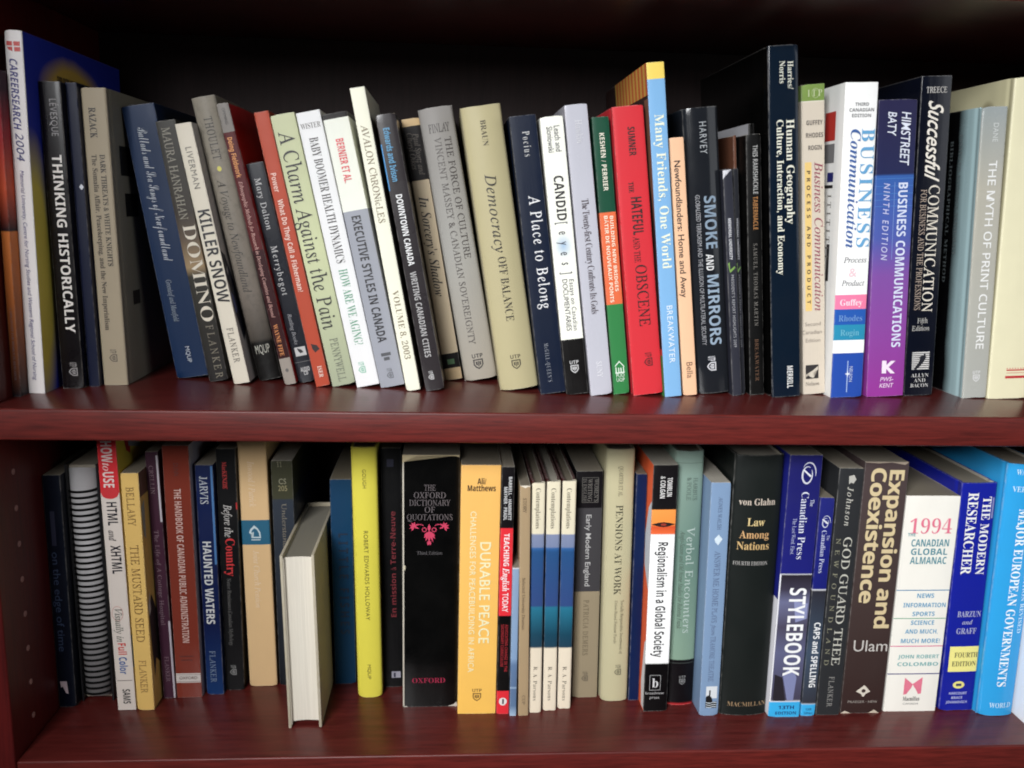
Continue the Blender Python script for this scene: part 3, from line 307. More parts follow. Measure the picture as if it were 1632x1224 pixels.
 {'kind': 'p','row': 1,'x': 146.47,'y': 113.97,'z': -308.6,'lean': -0.22,'w': 18.12,'h': 246.15,'dep': 150,'label': 'black book reading Before the Country in white and red','col': (24,24,25),'t': [['MacKENZIE','b',(180,36,34),'d',233.4,207.03,7.61,3.99,1,'author_lettering'],['Before the','i',(185,180,176),'d',191.56,159.02,9.06,7.25,1,'title_lettering'],['Country','b',(200,32,36),'d',157.75,119.59,10.15,8.34,1,'title_lettering'],['Native Renaissance,Canadian Mythology','r',(96,94,92),'d',117.05,47.98,7.61,3.62,1,'subtitle_lettering']],'d': [['utpr',(130,130,128),8.15,20.69,6.16],['poly',(190,30,34),[(16.85,193.42),(18.12,193.42),(18.12,186.58),(16.85,186.58)]]]},
 {'kind': 'h','row': 1,'x': 168.15,'y': 120.66,'z': -308.6,'lean': -1.07,'w': 27.17,'h': 256.7,'dep': 150,'label': 'tan hardcover with a blue band and chess knight on its spine','col': (206,170,120),'t': [['Inwood / Patrick','i',(222,196,160),'d',232.07,186.68,12.23,5.98,1,'author_lettering'],['Joint Church Pension','i',(222,198,164),'d',142.9,83.88,13.04,5.43,1,'title_lettering']],'d': [['poly',(22,92,122),[(0.0,173.42),(27.17,173.42),(27.17,148.65),(0.0,148.65)]],['poly',(190,205,210),[(9.24,155.43),(10.87,158.9),(11.95,161.1),(9.24,159.25),(7.34,160.87),(8.69,164.33),(10.87,166.51),(12.5,168.38),(13.04,166.47),(15.76,165.15),(17.93,161.31),(18.47,155.25)]],['poly',(22,92,122),[(11.41,156.66),(12.77,159.5),(13.58,162.66),(10.87,161.12),(9.24,160.83),(10.32,163.35),(12.5,165.22),(14.94,163.9),(16.57,160.7),(17.12,156.55)]],['poly',(190,205,210),[(9.24,154.07),(17.93,154.07),(17.93,153.11),(9.24,153.11)]]],'flat': 1},
 {'kind': 'p','row': 1,'x': 197.35,'y': 122.44,'z': -308.6,'lean': -0.75,'w': 20.21,'h': 232.48,'dep': 150,'label': 'dark slate library book labelled CS 205 behind the reversed book','col': [[0.0,(26,28,32)],[0.8334,(50,56,66)],[0.8361,(62,62,46)],[0.9996,(60,60,44)]],'t': [['11','R',(120,116,90),'h',228.7,8.08,5.2,4.85,1,'shelf_mark'],['CS','S',(150,146,120),'h',211.9,10.51,5.2,6.87,1,'shelf_mark'],['205','S',(150,140,100),'h',205.03,10.51,5.2,8.49,1,'shelf_mark'],['Understanding Economics','r',(120,112,100),'d',189.96,88.22,11.12,4.45,1,'title_lettering']],'d': [],'grad': 1},
 {'kind': 'fore','row': 1,'x': 219.56,'y': 45.07,'z': -308.6,'lean': -1.46,'w': 30.15,'h': 167.51,'dep': 150,'label': 'grey cloth book turned backwards with white page edges facing out','col': (176,170,150),'t': [],'d': []},
 {'kind': 'p','row': 1,'x': 251.77,'y': 123.68,'z': -308.6,'lean': -0.67,'w': 21.07,'h': 213.71,'dep': 150,'label': 'blue book with dark letters between the backwards and yellow books','col': (15,58,90),'t': [['LITTLE FISHES','B',(9,36,58),'d',159.08,54.05,11.59,8.85,1.6,'title_lettering']],'d': []},
 {'kind': 'h','row': 1,'x': 276.96,'y': 96.92,'z': -308.6,'lean': -1.06,'w': 24.23,'h': 252.8,'dep': 150,'label': 'bright yellow book on the lower shelf','col': (212,200,44),'t': [['GOUGH','S',(110,98,26),'d',231.55,213.32,12.12,3.39,1.1,'author_lettering'],['ROBERT EDWARDS HOLLOWAY','S',(100,90,26),'d',171.42,81.31,12.12,3.88,1.1,'title_lettering'],['MQUP','S',(110,98,30),'d',34.87,19.62,12.12,3.15,1,'publisher_mark']],'d': []},
 {'kind': 'p','row': 1,'x': 301.1,'y': 116.5,'z': -308.6,'lean': -0.63,'w': 19.73,'h': 247.06,'dep': 150,'label': 'black book with red upward title En mission à Terre-Neuve','col': (20,18,22),'t': [['En mission à Terre-Neuve','B',(112,32,40),'u',75.2,184.0,10.85,5.13,1,'title_lettering']],'d': [['poly',(20,22,44),[(5.92,235.91),(12.23,235.91),(12.23,228.48),(5.92,228.48)]],['poly',(150,148,160),[(7.89,16.82),(16.77,16.82),(16.77,10.01),(7.89,10.01)]],['poly',(40,42,60),[(9.86,15.46),(11.84,15.46),(11.84,10.7),(9.86,10.7)]]]},
 {'kind': 'p','row': 1,'x': 321.83,'y': 78.81,'z': -308.6,'lean': -0.16,'w': 52.41,'h': 250.87,'dep': 150,'label': 'thick worn black book with pink scroll ornament and dim grey lettering','col': (20,19,21),'t': [['THE','r',(96,88,90),'h',220.0,25.16,5.62,10.48,1,'title_lettering'],['OXFORD','r',(96,88,90),'h',212.79,25.16,5.62,29.35,1,'title_lettering'],['DICTIONARY','r',(96,88,90),'h',205.56,25.16,5.62,37.74,1,'title_lettering'],['OF','r',(96,88,90),'h',198.91,25.16,5.62,9.43,1,'title_lettering'],['QUOTATIONS','r',(96,88,90),'h',191.64,25.16,5.62,41.93,1,'title_lettering'],['Third Edition','r',(90,86,88),'h',156.74,25.16,3.12,23.59,1,'edition_lettering'],['OXFORD','b',(150,24,60),'h',27.85,24.63,4.99,31.45,1,'publisher_mark']],'d': [['orn',(206,46,88),24.63,175.79,14.15],['poly',(196,188,172),[(0.0,249.18),(1.47,249.18),(1.47,0.87),(0.0,0.87)]],['poly',(190,172,130),[(0.0,250.87),(52.41,251.03),(51.89,248.66),(48.74,249.83),(36.69,250.15),(20.96,250.17),(7.86,249.72),(3.14,248.52),(1.57,244.38),(0.0,243.19)]],['poly',(196,190,178),[(0.0,-0.0),(3.14,1.27),(5.24,-0.42)]],['poly',(186,180,170),[(42.98,0.59),(48.74,2.47),(51.36,5.08),(52.41,1.09),(51.36,-0.88)]],['ell',(200,190,160),1.83,142.02,1.05,2.5]],'gloss': 0.2},
 {'kind': 'p','row': 1,'x': 374.14,'y': 65.4,'z': -308.53,'lean': 0.1,'w': 36.29,'h': 245.57,'dep': 150,'label': 'wide golden yellow book reading DURABLE PEACE','col': [[0.0,(236,180,66)],[1.0,(228,172,82)]],'t': [['Ali/','B',(60,44,24),'h',230.41,18.87,5.57,7.98,1,'author_lettering'],['Matthews','B',(60,44,24),'h',223.91,18.87,5.57,25.41,1,'author_lettering'],['DURABLE PEACE','S2',(250,228,180),'d',172.4,72.55,23.59,9.8,1.05,'title_lettering'],['CHALLENGES FOR PEACEBUILDING IN AFRICA','S2',(250,225,175),'d',201.87,43.28,11.98,5.44,1.1,'subtitle_lettering']],'d': [['utp',(120,88,36),18.15,19.33,7.98]],'grad': 1},
 {'kind': 'p','row': 1,'x': 411.12,'y': 64.48,'z': -308.59,'lean': 0.03,'w': 11.82,'h': 244.26,'dep': 150,'label': 'slim black and red book reading TEACHING English TODAY','col': [[0.0,(214,26,40)],[0.0931,(214,26,40)],[0.0958,(22,18,20)],[0.404,(22,18,20)],[0.4065,(214,26,40)],[0.759,(214,26,40)],[0.7615,(24,22,24)]],'t': [['BARRELL · HAMMETT','B',(200,200,200),'d',234.89,193.83,8.04,3.07,1,'author_lettering'],['MAYHER · PRADL','B',(200,200,200),'d',225.42,193.82,4.02,3.07,1,'author_lettering'],['TEACHING','B',(245,225,225),'d',181.17,149.52,5.91,4.96,1,'title_lettering'],['English','bi',(250,235,235),'d',147.68,124.86,5.91,5.91,1,'title_lettering'],['TODAY','S2',(250,230,230),'d',123.0,104.31,5.91,5.44,1,'title_lettering'],['ADVOCATING CHANGE IN THE','B',(150,24,34),'d',91.75,44.04,7.8,2.84,1,'subtitle_lettering'],['SECONDARY CURRICULUM','B',(150,24,34),'d',91.77,49.21,4.02,2.84,1,'subtitle_lettering']],'d': [['ell',(220,215,210),5.91,12.99,3.78,4.03],['poly',(60,50,56),[(5.32,15.59),(6.85,15.59),(6.85,10.38),(5.32,10.38)]]]},
 {'kind': 'b','row': 1,'x': 423.48,'y': 60.91,'z': -308.6,'lean': -0.21,'w': 6.4,'h': 149.14,'dep': 140,'label': 'short thin blue booklet between the red and tan books','col': [[0.0,(150,175,200)],[0.0695,(86,112,145)],[0.1869,(84,108,142)],[0.1912,(140,165,190)],[0.2042,(84,108,142)],[0.3505,(88,114,150)],[0.3933,(120,148,182)],[0.9998,(128,150,178)]],'t': [],'d': [['poly',(200,200,206),[(0.0,149.12),(6.4,149.12),(6.4,147.9),(0.0,147.9)]]],'grad': 1},
 {'kind': 'p','row': 1,'x': 431.83,'y': 60.7,'z': -308.6,'lean': -1.0,'w': 9.58,'h': 227.87,'dep': 140,'label': 'narrow tan book reading STORY','col': (158,134,100),'t': [['STORY','r',(72,56,42),'d',215.99,202.3,4.31,3.07,1,'author_lettering'],['Selected University Dramas','r',(74,58,44),'d',139.34,88.38,4.02,2.68,1,'title_lettering'],['CUP','r',(90,74,56),'d',21.33,12.24,4.79,2.87,1,'publisher_mark']],'d': [['poly',(225,215,195),[(0.0,227.87),(9.58,227.74),(8.62,226.28),(5.75,226.96),(4.79,225.44),(1.92,227.02)]]]},
 {'kind': 'h','row': 1,'x': 441.83,'y': 65.91,'z': -308.6,'lean': -0.69,'w': 12.32,'h': 228.63,'dep': 145,'label': 'leftmost of three matching cream and blue books reading Contemplations','col': [[0.0,(218,204,180)],[0.2914,(218,204,180)],[0.2942,(34,62,80)],[0.3499,(26,66,86)],[0.4714,(30,108,134)],[0.4769,(48,70,122)],[0.7098,(36,76,124)],[0.7259,(44,92,150)],[0.7312,(112,124,156)],[0.7845,(120,130,160)],[0.7871,(214,204,176)],[0.9998,(214,204,176)]],'t': [['Contemplations','R',(90,84,72),'d',223.83,185.42,5.91,4.19,1,'title_lettering'],['R. A. Parsons','R',(96,90,80),'d',48.03,12.97,5.91,3.45,1.1,'author_lettering']],'d': [],'grad': 1,'flat': 1,'R': (70,12,14),'L': (70,12,14),'grp': 'three matching cream and blue books'},
 {'kind': 'h','row': 1,'x': 455.98,'y': 68.88,'z': -308.6,'lean': -0.72,'w': 12.84,'h': 228.95,'dep': 145,'label': 'middle of three matching cream and blue books reading Contemplations','col': [[0.0,(218,204,180)],[0.2837,(218,204,180)],[0.2865,(34,62,80)],[0.3425,(26,66,86)],[0.4643,(30,108,134)],[0.4698,(48,70,122)],[0.7036,(36,76,124)],[0.7197,(44,92,150)],[0.7251,(112,124,156)],[0.7785,(120,130,160)],[0.7812,(214,204,176)],[0.9945,(214,204,176)]],'t': [['Contemplations','R',(90,84,72),'d',222.93,184.34,6.16,4.36,1,'title_lettering'],['R. A. Parsons','R',(96,90,80),'d',46.27,11.04,6.16,3.59,1.1,'author_lettering']],'d': [],'grad': 1,'flat': 1,'R': (70,12,14),'L': (70,12,14),'grp': 'three matching cream and blue books'},
 {'kind': 'h','row': 1,'x': 470.25,'y': 71.86,'z': -308.6,'lean': -0.6,'w': 12.95,'h': 228.67,'dep': 145,'label': 'rightmost of three matching cream and blue books reading Contemplations','col': [[0.0,(218,204,180)],[0.2768,(218,204,180)],[0.2796,(34,62,80)],[0.3359,(26,66,86)],[0.4585,(30,108,134)],[0.464,(48,70,122)],[0.6992,(36,76,124)],[0.7154,(44,92,150)],[0.7208,(112,124,156)],[0.7746,(120,130,160)],[0.7773,(214,204,176)],[0.992,(214,204,176)]],'t': [['Contemplations','R',(90,84,72),'d',222.04,183.26,6.22,4.4,1,'title_lettering'],['R. A. Parsons','R',(96,90,80),'d',44.52,9.11,6.22,3.63,1.1,'author_lettering']],'d': [],'grad': 1,'flat': 1,'R': (70,12,14),'L': (70,12,14),'grp': 'three matching cream and blue books'},
 {'kind': 'p','row': 1,'x': 486.87,'y': 92.04,'z': -308.6,'lean': -0.91,'w': 25.3,'h': 232.32,'dep': 150,'label': 'grey and beige book reading Early Modern England with boxed black top','col': [[0.0,(140,126,100)],[0.4769,(140,126,100)],[0.4797,(62,60,62)],[0.8373,(62,60,62)],[0.84,(26,24,26)]],'t': [['WOMEN’S','r',(110,106,100),'d',224.74,202.51,19.22,4.05,1,'series_mark'],['WRITING','r',(110,106,100),'d',224.82,202.59,13.15,4.05,1,'series_mark'],['IN ENGLISH','r',(110,106,100),'d',224.88,202.66,8.09,3.54,1,'series_mark'],['Early Modern England','S2',(176,174,172),'d',189.53,117.26,12.65,5.06,1,'title_lettering'],['PATRICIA DEMERS','r',(98,86,66),'d',103.05,45.29,12.14,5.06,1.2,'author_lettering']],'d': [['utpr',(90,80,66),12.65,21.89,6.07],['poly',(110,106,100),[(5.57,226.05),(21.25,226.05),(21.25,225.7),(5.57,225.7)]],['poly',(110,106,100),[(5.57,201.71),(21.25,201.71),(21.25,201.36),(5.57,201.36)]],['poly',(110,106,100),[(5.57,225.7),(5.92,225.7),(5.92,201.71),(5.57,201.71)]],['poly',(110,106,100),[(20.9,225.7),(21.25,225.7),(21.25,201.71),(20.9,201.71)]]]},
 {'kind': 'h','row': 1,'x': 514.41,'y': 84.43,'z': -308.6,'lean': -0.99,'w': 27.15,'h': 255.87,'dep': 155,'label': 'pale olive book reading PENSIONS AT WORK','col': (176,168,132),'t': [['QUARTER ET AL','r',(90,86,62),'d',239.4,210.09,13.58,3.8,1,'author_lettering'],['PENSIONS AT WORK','R',(66,64,48),'d',201.48,111.46,13.03,6.52,1,'title_lettering'],['Socially Responsible Investment of','r',(86,82,62),'d',105.55,50.13,18.46,2.72,1,'subtitle_lettering'],['Union-Based Pension Funds','r',(86,82,62),'d',105.69,61.48,12.49,2.72,1,'subtitle_lettering']],'d': [['utpr',(90,88,66),16.29,32.31,6.52]]},
 {'kind': 'p','row': 1,'x': 542.2,'y': 86.0,'z': -308.6,'lean': -0.77,'w': 10.4,'h': 231.68,'dep': 140,'label': 'dark navy book set back behind two light books','col': (14,34,70),'t': [],'d': []},
 {'kind': 'p','row': 1,'x': 552.85,'y': 65.4,'z': -308.6,'lean': -0.67,'w': 22.99,'h': 246.47,'dep': 155,'label': 'white,orange and black book reading Regionalism in a Global Society','col': [[0.0,(22,20,22)],[0.2011,(22,20,22)],[0.2038,(230,230,228)],[0.7281,(230,230,228)],[0.7306,(222,92,30)],[0.7579,(200,70,25)],[0.7702,(232,130,35)],[0.8245,(236,140,45)],[0.8269,(24,22,24)]],'t': [['TOMBLIN','B',(215,212,210),'d',234.45,216.46,15.63,4.6,1,'author_lettering'],['& COLGAN','B',(215,212,210),'d',235.7,214.71,9.2,4.6,1,'author_lettering'],['Regionalism in a Global Society','N',(52,50,54),'d',172.09,56.69,11.96,9.2,1,'title_lettering'],['broadview','S',(170,168,168),'h',19.54,10.35,2.82,17.93,1,'publisher_mark'],['press','S',(170,168,168),'h',14.94,10.35,2.82,9.2,1,'publisher_mark'],['b','b',(200,200,200),'h',30.04,10.35,9.41,5.98,1,'publisher_mark']],'d': [['poly',(180,180,180),[(5.06,37.86),(15.63,37.86),(15.63,37.51),(5.06,37.51)]],['poly',(180,180,180),[(5.06,22.5),(15.63,22.5),(15.63,22.15),(5.06,22.15)]],['poly',(180,180,180),[(5.06,37.51),(5.41,37.51),(5.41,22.5),(5.06,22.5)]],['poly',(180,180,180),[(15.28,37.51),(15.63,37.51),(15.63,22.5),(15.28,22.5)]],['poly',(30,16,16),[(0.0,189.36),(6.9,191.11),(11.5,191.67),(16.09,191.01),(22.99,189.71),(16.09,187.35),(11.5,186.79),(6.9,187.45)]],['ell',(150,40,20),11.5,189.23,2.76,1.25]],'grad': 1,'L': (222,88,36),'Ld': [('poly',(205,210,218),[(0.4,0.86),(12,0.82),(22,0.7),(20,0.58),(0.4,0.5)]),('poly',(222,222,222),[(0.4,0.3),(6,0.28),(14,0.1),(10,0.01),(0.4,0.01)])]},
 {'kind': 'h','row': 1,'x': 577.6,'y': 75.95,'z': -308.6,'lean': -1.0,'w': 27.2,'h': 256.83,'dep': 160,'label': 'sage green book reading Verbal Encounters with black foot','col': [[0.0,(200,30,36)],[0.0106,(24,22,24)],[0.1841,(24,22,24)],[0.1867,(120,146,126)],[0.6144,(96,124,112)],[0.9987,(124,146,134)]],'t': [['HARBUS','r',(84,100,90),'d',231.04,209.09,19.04,4.08,1,'author_lettering'],['& POOLE','r',(84,100,90),'d',231.2,209.25,13.06,4.08,1,'author_lettering'],['Verbal Encounters','r',(172,188,180),'d',182.64,75.94,16.86,7.62,1.1,'title_lettering'],['Anglo-Saxon and Old Norse Studies for Roberta Frank','i',(70,84,72),'d',179.15,80.14,9.25,4.35,1,'subtitle_lettering']],'d': [['utp',(130,130,130),14.96,26.05,5.98],['poly',(60,66,62),[(0.0,44.65),(27.2,44.65),(27.2,43.99),(0.0,43.99)]],['poly',(66,84,76),[(0.0,245.33),(27.2,245.33),(27.2,244.97),(0.0,244.97)]]],'grad': 1},
 {'kind': 'p','row': 1,'x': 605.2,'y': 56.39,'z': -308.6,'lean': -0.8,'w': 18.44,'h': 232.79,'dep': 150,'label': 'pale blue book with a small white leaf reading ANSWER ME HOME','col': (112,138,170),'t': [['AGNES WALSH','r',(80,96,124),'d',218.99,187.67,9.22,3.69,1,'author_lettering'],['ANSWER ME HOME','r',(84,100,130),'d',166.95,112.38,9.22,5.53,1,'title_lettering'],['PLAYS','r',(88,104,134),'d',110.5,96.0,9.22,4.8,1,'subtitle_lettering'],['from','i',(88,104,134),'d',94.1,83.32,9.22,4.06,1,'subtitle_lettering'],['TRAMORE THEATRE','r',(88,104,134),'d',82.04,35.75,9.22,4.8,1,'subtitle_lettering']],'d': [['poly',(200,215,225),[(9.22,182.81),(12.91,178.5),(11.07,175.48),(9.22,172.45),(6.45,175.54),(5.53,178.61)]],['poly',(205,210,214),[(5.53,30.55),(16.23,30.55),(16.23,18.14),(5.53,18.14)]],['poly',(16,18,22),[(5.53,18.9),(6.45,20.83),(9.22,21.41),(11.43,18.73),(12.17,14.78),(16.23,14.67),(16.23,8.1),(5.53,8.4)]],['poly',(16,18,22),[(8.48,26.64),(9.96,26.64),(9.96,21.41),(8.48,21.41)]],['poly',(190,200,206),[(5.9,14.3),(9.22,13.42),(12.91,14.5),(16.23,14.01),(16.23,13.36),(12.91,13.71),(9.22,12.63),(5.9,13.51)]],['poly',(190,200,206),[(5.9,12.07),(9.22,11.19),(12.91,12.27),(16.23,11.78),(16.23,11.12),(12.91,11.48),(9.22,10.4),(5.9,11.28)]],['poly',(190,200,206),[(5.9,9.84),(9.22,8.95),(12.91,10.03),(16.23,9.55),(16.23,8.89),(12.91,9.24),(9.22,8.17),(5.9,9.05)]]]},
 {'kind': 'h','row': 1,'x': 625.78,'y': 55.88,'z': -308.6,'lean': -0.47,'w': 45.67,'h': 258.42,'dep': 165,'label': 'thick black hardcover with gold lettering Law Among Nations','col': (30,33,32),'t': [['von Glahn','b',(190,175,160),'h',214.38,21.92,6.23,33.79,1,'author_lettering'],['Law','b',(205,180,120),'h',195.08,21.92,7.47,16.44,1,'title_lettering'],['Among','b',(196,150,96),'h',182.94,21.01,7.47,27.4,1,'title_lettering'],['Nations','b',(196,160,100),'h',171.95,20.55,7.47,30.14,1,'title_lettering'],['FOURTH EDITION','R',(165,162,158),'h',154.75,19.18,3.74,31.97,1,'edition_lettering'],['MACMILLAN','R',(150,122,88),'h',11.95,25.12,4.36,37.45,1,'publisher_mark']],'d': []},
 {'kind': 'p','row': 1,'x': 671.35,'y': 52.55,'z': -308.56,'lean': 0.07,'w': 30.54,'h': 260.2,'dep': 165,'label': 'navy book with bold white STYLEBOOK over grey photo and cyan foot','col': [[0.0,(30,158,214)],[0.0599,(30,158,214)],[0.0625,(200,200,206)],[0.0675,(66,62,80)],[0.257,(86,88,120)],[0.355,(70,66,84)],[0.452,(96,98,130)],[0.5001,(58,54,70)],[0.5551,(40,36,44)],[0.5598,(205,205,210)],[0.5622,(30,32,110)],[1.0,(32,32,88)]],'t': [['Canadian Press','R',(205,208,222),'d',225.36,160.48,16.8,6.72,1,'title_lettering'],['The','R',(190,195,215),'d',218.2,211.6,23.82,3.66,1,'title_lettering'],['The Last Word. First.','R',(160,165,200),'d',200.11,164.79,9.16,3.66,1,'subtitle_lettering'],['STYLEBOOK','B',(232,232,232),'d',131.99,42.96,18.32,15.88,1,'title_lettering'],['13TH','B',(24,60,110),'h',10.32,16.8,3.73,15.27,1,'edition_lettering'],['EDITION','B',(24,60,110),'h',4.39,16.8,3.11,20.16,1,'edition_lettering']],'d': [['ring2',(196,196,208),17.71,242.62,6.11,9.96],['poly',(215,215,222),[(12.74,246.07),(13.74,246.87),(21.16,240.73),(20.16,239.23)]],['poly',(215,215,220),[(0.0,145.05),(1.22,145.05),(1.22,16.25),(0.0,16.25)]],['poly',(130,136,178),[(15.27,118.87),(29.01,116.3),(29.01,101.17),(18.32,97.44)]],['poly',(120,126,168),[(10.69,44.34),(18.32,52.67),(24.43,40.95),(22.9,17.47),(16.8,17.54)]],['poly',(36,32,40),[(3.05,44.42),(10.69,41.1),(15.27,16.91),(3.05,17.06)]]],'grad': 1,'L': ('split',(32,36,120),(214,214,220),0.46)},
 {'kind': 'p','row': 1,'x': 703.92,'y': 53.93,'z': -308.6,'lean': -0.02,'w': 13.88,'h': 219.54,'dep': 150,'label': 'narrow navy and cyan book reading CAPS and SPELLING','col': [[0.0,(30,158,214)],[0.0537,(30,158,214)],[0.0567,(205,205,210)],[0.0597,(50,52,60)],[0.3001,(58,72,90)],[0.5837,(44,44,52)],[0.5894,(205,205,210)],[0.5922,(28,32,108)],[1.0,(34,38,110)]],'t': [['Canadian Press','R',(190,195,220),'d',188.08,146.23,6.25,4.44,1,'title_lettering'],['The','R',(170,175,205),'d',183.19,178.3,10.41,2.78,1,'title_lettering'],['CAPS and SPELLING','B',(228,228,228),'d',96.58,30.17,8.05,6.11,1,'title_lettering'],['13th','B',(30,90,130),'h',7.17,6.94,2.52,5.55,1,'edition_lettering'],['Edition','B',(30,90,130),'h',3.21,6.94,2.52,8.33,1,'edition_lettering']],'d': [['ring2',(185,188,205),6.94,195.99,3.61,5.68],['poly',(205,206,215),[(3.17,198.31),(4.17,199.11),(9.33,195.28),(8.33,193.78)]]],'grad': 1},
 {'kind': 'p','row': 1,'x': 719.07,'y': 54.66,'z': -308.53,'lean': 0.17,'w': 23.3,'h': 247.46,'dep': 155,'label': 'dark grey book reading GOD GUARD THEE NEWFOUNDLAND','col': (44,45,47),'t': [['Johnson','i',(185,182,172),'d',229.63,192.13,11.65,5.59,1.3,'author_lettering'],['GOD GUARD THEE','r',(186,184,172),'d',181.13,52.39,13.98,7.92,1,'title_lettering'],['NEWFOUNDLAND','r',(130,128,106),'d',179.88,52.46,5.13,4.19,2.2,'subtitle_lettering'],['FLANKER','r',(138,136,132),'d',40.68,9.14,12.11,5.13,1.15,'publisher_mark']],'d': [['poly',(175,172,164),[(9.32,239.78),(13.98,241.01),(16.31,236.85),(13.98,232.64),(11.65,233.82),(9.78,232.01)]]]},
 {'kind': 'p','row': 1,'x': 744.48,'y': 57.35,'z': -308.56,'lean': 0.05,'w': 41.75,'h': 252.75,'dep': 160,'label': 'brown book with large cream lettering Expansion and Coexistence','col': [[0.0,(52,38,36)],[0.6044,(66,54,52)],[1.0,(72,60,60)]],'t': [['Expansion and','B2',(205,184,138),'d',245.16,88.72,30.89,14.19,0.92,'title_lettering'],['Coexistence','B2',(205,184,138),'d',246.86,114.38,13.78,14.19,0.92,'title_lettering'],['Ulam','S',(186,180,174),'h',70.72,22.96,11.35,33.4,1,'author_lettering'],['PRAEGER · NEW','S',(150,142,134),'h',12.36,20.87,2.52,29.22,1,'publisher_mark']],'d': [['poly',(205,196,180),[(13.36,23.06),(18.79,27.62),(20.87,29.57),(23.38,27.56),(27.55,22.89),(22.96,20.3),(21.71,17.66),(20.04,17.68),(18.79,20.35)]],['ell',(52,38,36),20.87,23.63,2.09,1.89],['poly',(200,185,165),[(0.0,-0.0),(4.17,2.61),(10.44,-0.15)]],['poly',(190,175,155),[(27.55,0.28),(33.4,3.54),(38.41,-0.54)]],['poly',(165,148,130),[(0.0,252.15),(12.52,251.34),(25.05,252.31),(37.57,249.99),(41.33,253.0),(0.0,253.35)]]],'grad': 1},
 {'kind': 'p','row': 1,'x': 788.81,'y': 59.61,'z': -308.6,'lean': -0.04,'w': 52.22,'h': 219.72,'dep': 130,'label': 'short thick white almanac with pink 1994 numerals','col': (220,216,206),'t': [['1994','R',(222,105,132),'h',189.69,26.11,14.05,40.73,1,'title_lettering'],['THE','B',(70,140,150),'h',181.66,8.36,3.19,7.31,1,'title_lettering'],['CANADIAN','B',(62,132,146),'h',173.56,27.16,7.03,36.56,1,'title_lettering'],['GLOBAL','B',(62,132,146),'h',164.83,27.16,6.39,35.51,1,'title_lettering'],['ALMANAC','B',(62,132,146),'h',156.06,27.16,7.03,35.51,1,'title_lettering'],['NEWS','B',(70,145,185),'h',120.63,28.72,4.47,16.71,1,'subtitle_lettering'],['INFORMATION','B',(70,145,185),'h',111.05,28.72,4.47,41.78,1,'subtitle_lettering'],['SPORTS','B',(70,145,185),'h',102.07,28.72,4.47,21.93,1,'subtitle_lettering'],['SCIENCE','B',(70,145,185),'h',93.05,28.72,4.47,22.98,1,'subtitle_lettering'],['AND MUCH,','B',(70,145,185),'h',84.0,28.72,4.47,32.38,1,'subtitle_lettering'],['MUCH MORE!','B',(70,145,185),'h',74.26,28.72,4.47,38.64,1,'subtitle_lettering'],['JOHN ROBERT','B',(100,165,165),'h',57.94,28.72,3.83,40.73,1,'author_lettering'],['COLOMBO','B',(100,165,165),'h',50.06,28.72,3.83,40.73,1,'author_lettering'],['Macmillan','b',(60,58,60),'h',13.65,26.11,4.47,16.71,1,'publisher_mark'],['CANADA','S',(90,88,90),'h',8.3,26.11,1.92,15.67,1,'publisher_mark']],'d': [['poly',(40,120,165),[(0.0,126.38),(52.22,126.38),(52.22,125.49),(0.0,125.49)]],['poly',(70,150,110),[(0.0,97.59),(52.22,97.59),(52.22,96.81),(0.0,96.81)]],['poly',(210,80,130),[(0.0,69.08),(52.22,69.08),(52.22,68.16),(0.0,68.16)]],['poly',(60,60,120),[(0.0,40.21),(52.22,40.21),(52.22,39.15),(0.0,39.15)]],['poly',(222,110,135),[(17.76,35.69),(26.11,28.96),(35.51,36.12),(35.51,18.85),(32.38,18.23),(31.33,20.91),(34.47,23.53),(31.33,24.9),(30.29,26.91),(28.2,24.95),(26.63,28.95),(25.07,24.99),(22.98,26.35),(22.46,23.7),(19.32,22.41),(21.93,20.38),(20.89,18.4),(17.76,17.77)]]]},
 {'kind': 'h','row': 1,'x': 844.6,'y': 59.32,'z': -308.6,'lean': -1.0,'w': 34.2,'h': 232.22,'dep': 160,'label': 'deep blue book reading THE MODERN RESEARCHER with yellow panel','col': (26,34,142),'t': [['THE MODERN','b',(228,226,220),'d',218.75,141.47,25.31,8.21,1,'title_lettering'],['RESEARCHER','b',(228,226,220),'d',222.78,141.93,11.63,9.58,1,'title_lettering'],['BARZUN','b',(160,162,190),'h',101.37,19.84,5.76,23.26,1,'author_lettering'],['and','bi',(160,162,190),'h',93.0,18.81,4.48,10.26,1,'author_lettering'],['GRAFF','b',(160,162,190),'h',83.92,18.81,5.76,19.84,1,'author_lettering'],['FOURTH','b',(90,88,60),'h',58.98,21.2,5.12,23.26,1,'edition_lettering'],['EDITION','b',(90,88,60),'h',49.81,19.84,5.12,23.94,1,'edition_lettering'],['HARCOURT','B',(175,180,215),'h',18.7,17.1,2.56,17.78,1,'publisher_mark'],['BRACE','B',(175,180,215),'h',14.04,16.42,2.56,10.94,1,'publisher_mark'],['JOVANOVICH','B',(175,180,215),'h',9.34,16.42,2.56,21.2,1,'publisher_mark']],'d': [['poly',(232,222,120),[(4.79,67.67),(33.86,67.67),(33.86,41.33),(4.79,41.33)]],['ell',(226,216,110),17.1,27.38,5.81,3.84],['poly',(50,50,90),[(14.36,28.71),(19.84,28.71),(19.84,26.04),(14.36,26.04)]],['poly',(120,125,170),[(30.78,217.74),(32.49,217.74),(32.49,197.44),(30.78,197.44)]]],'flat': 1,'gloss': 0.2},
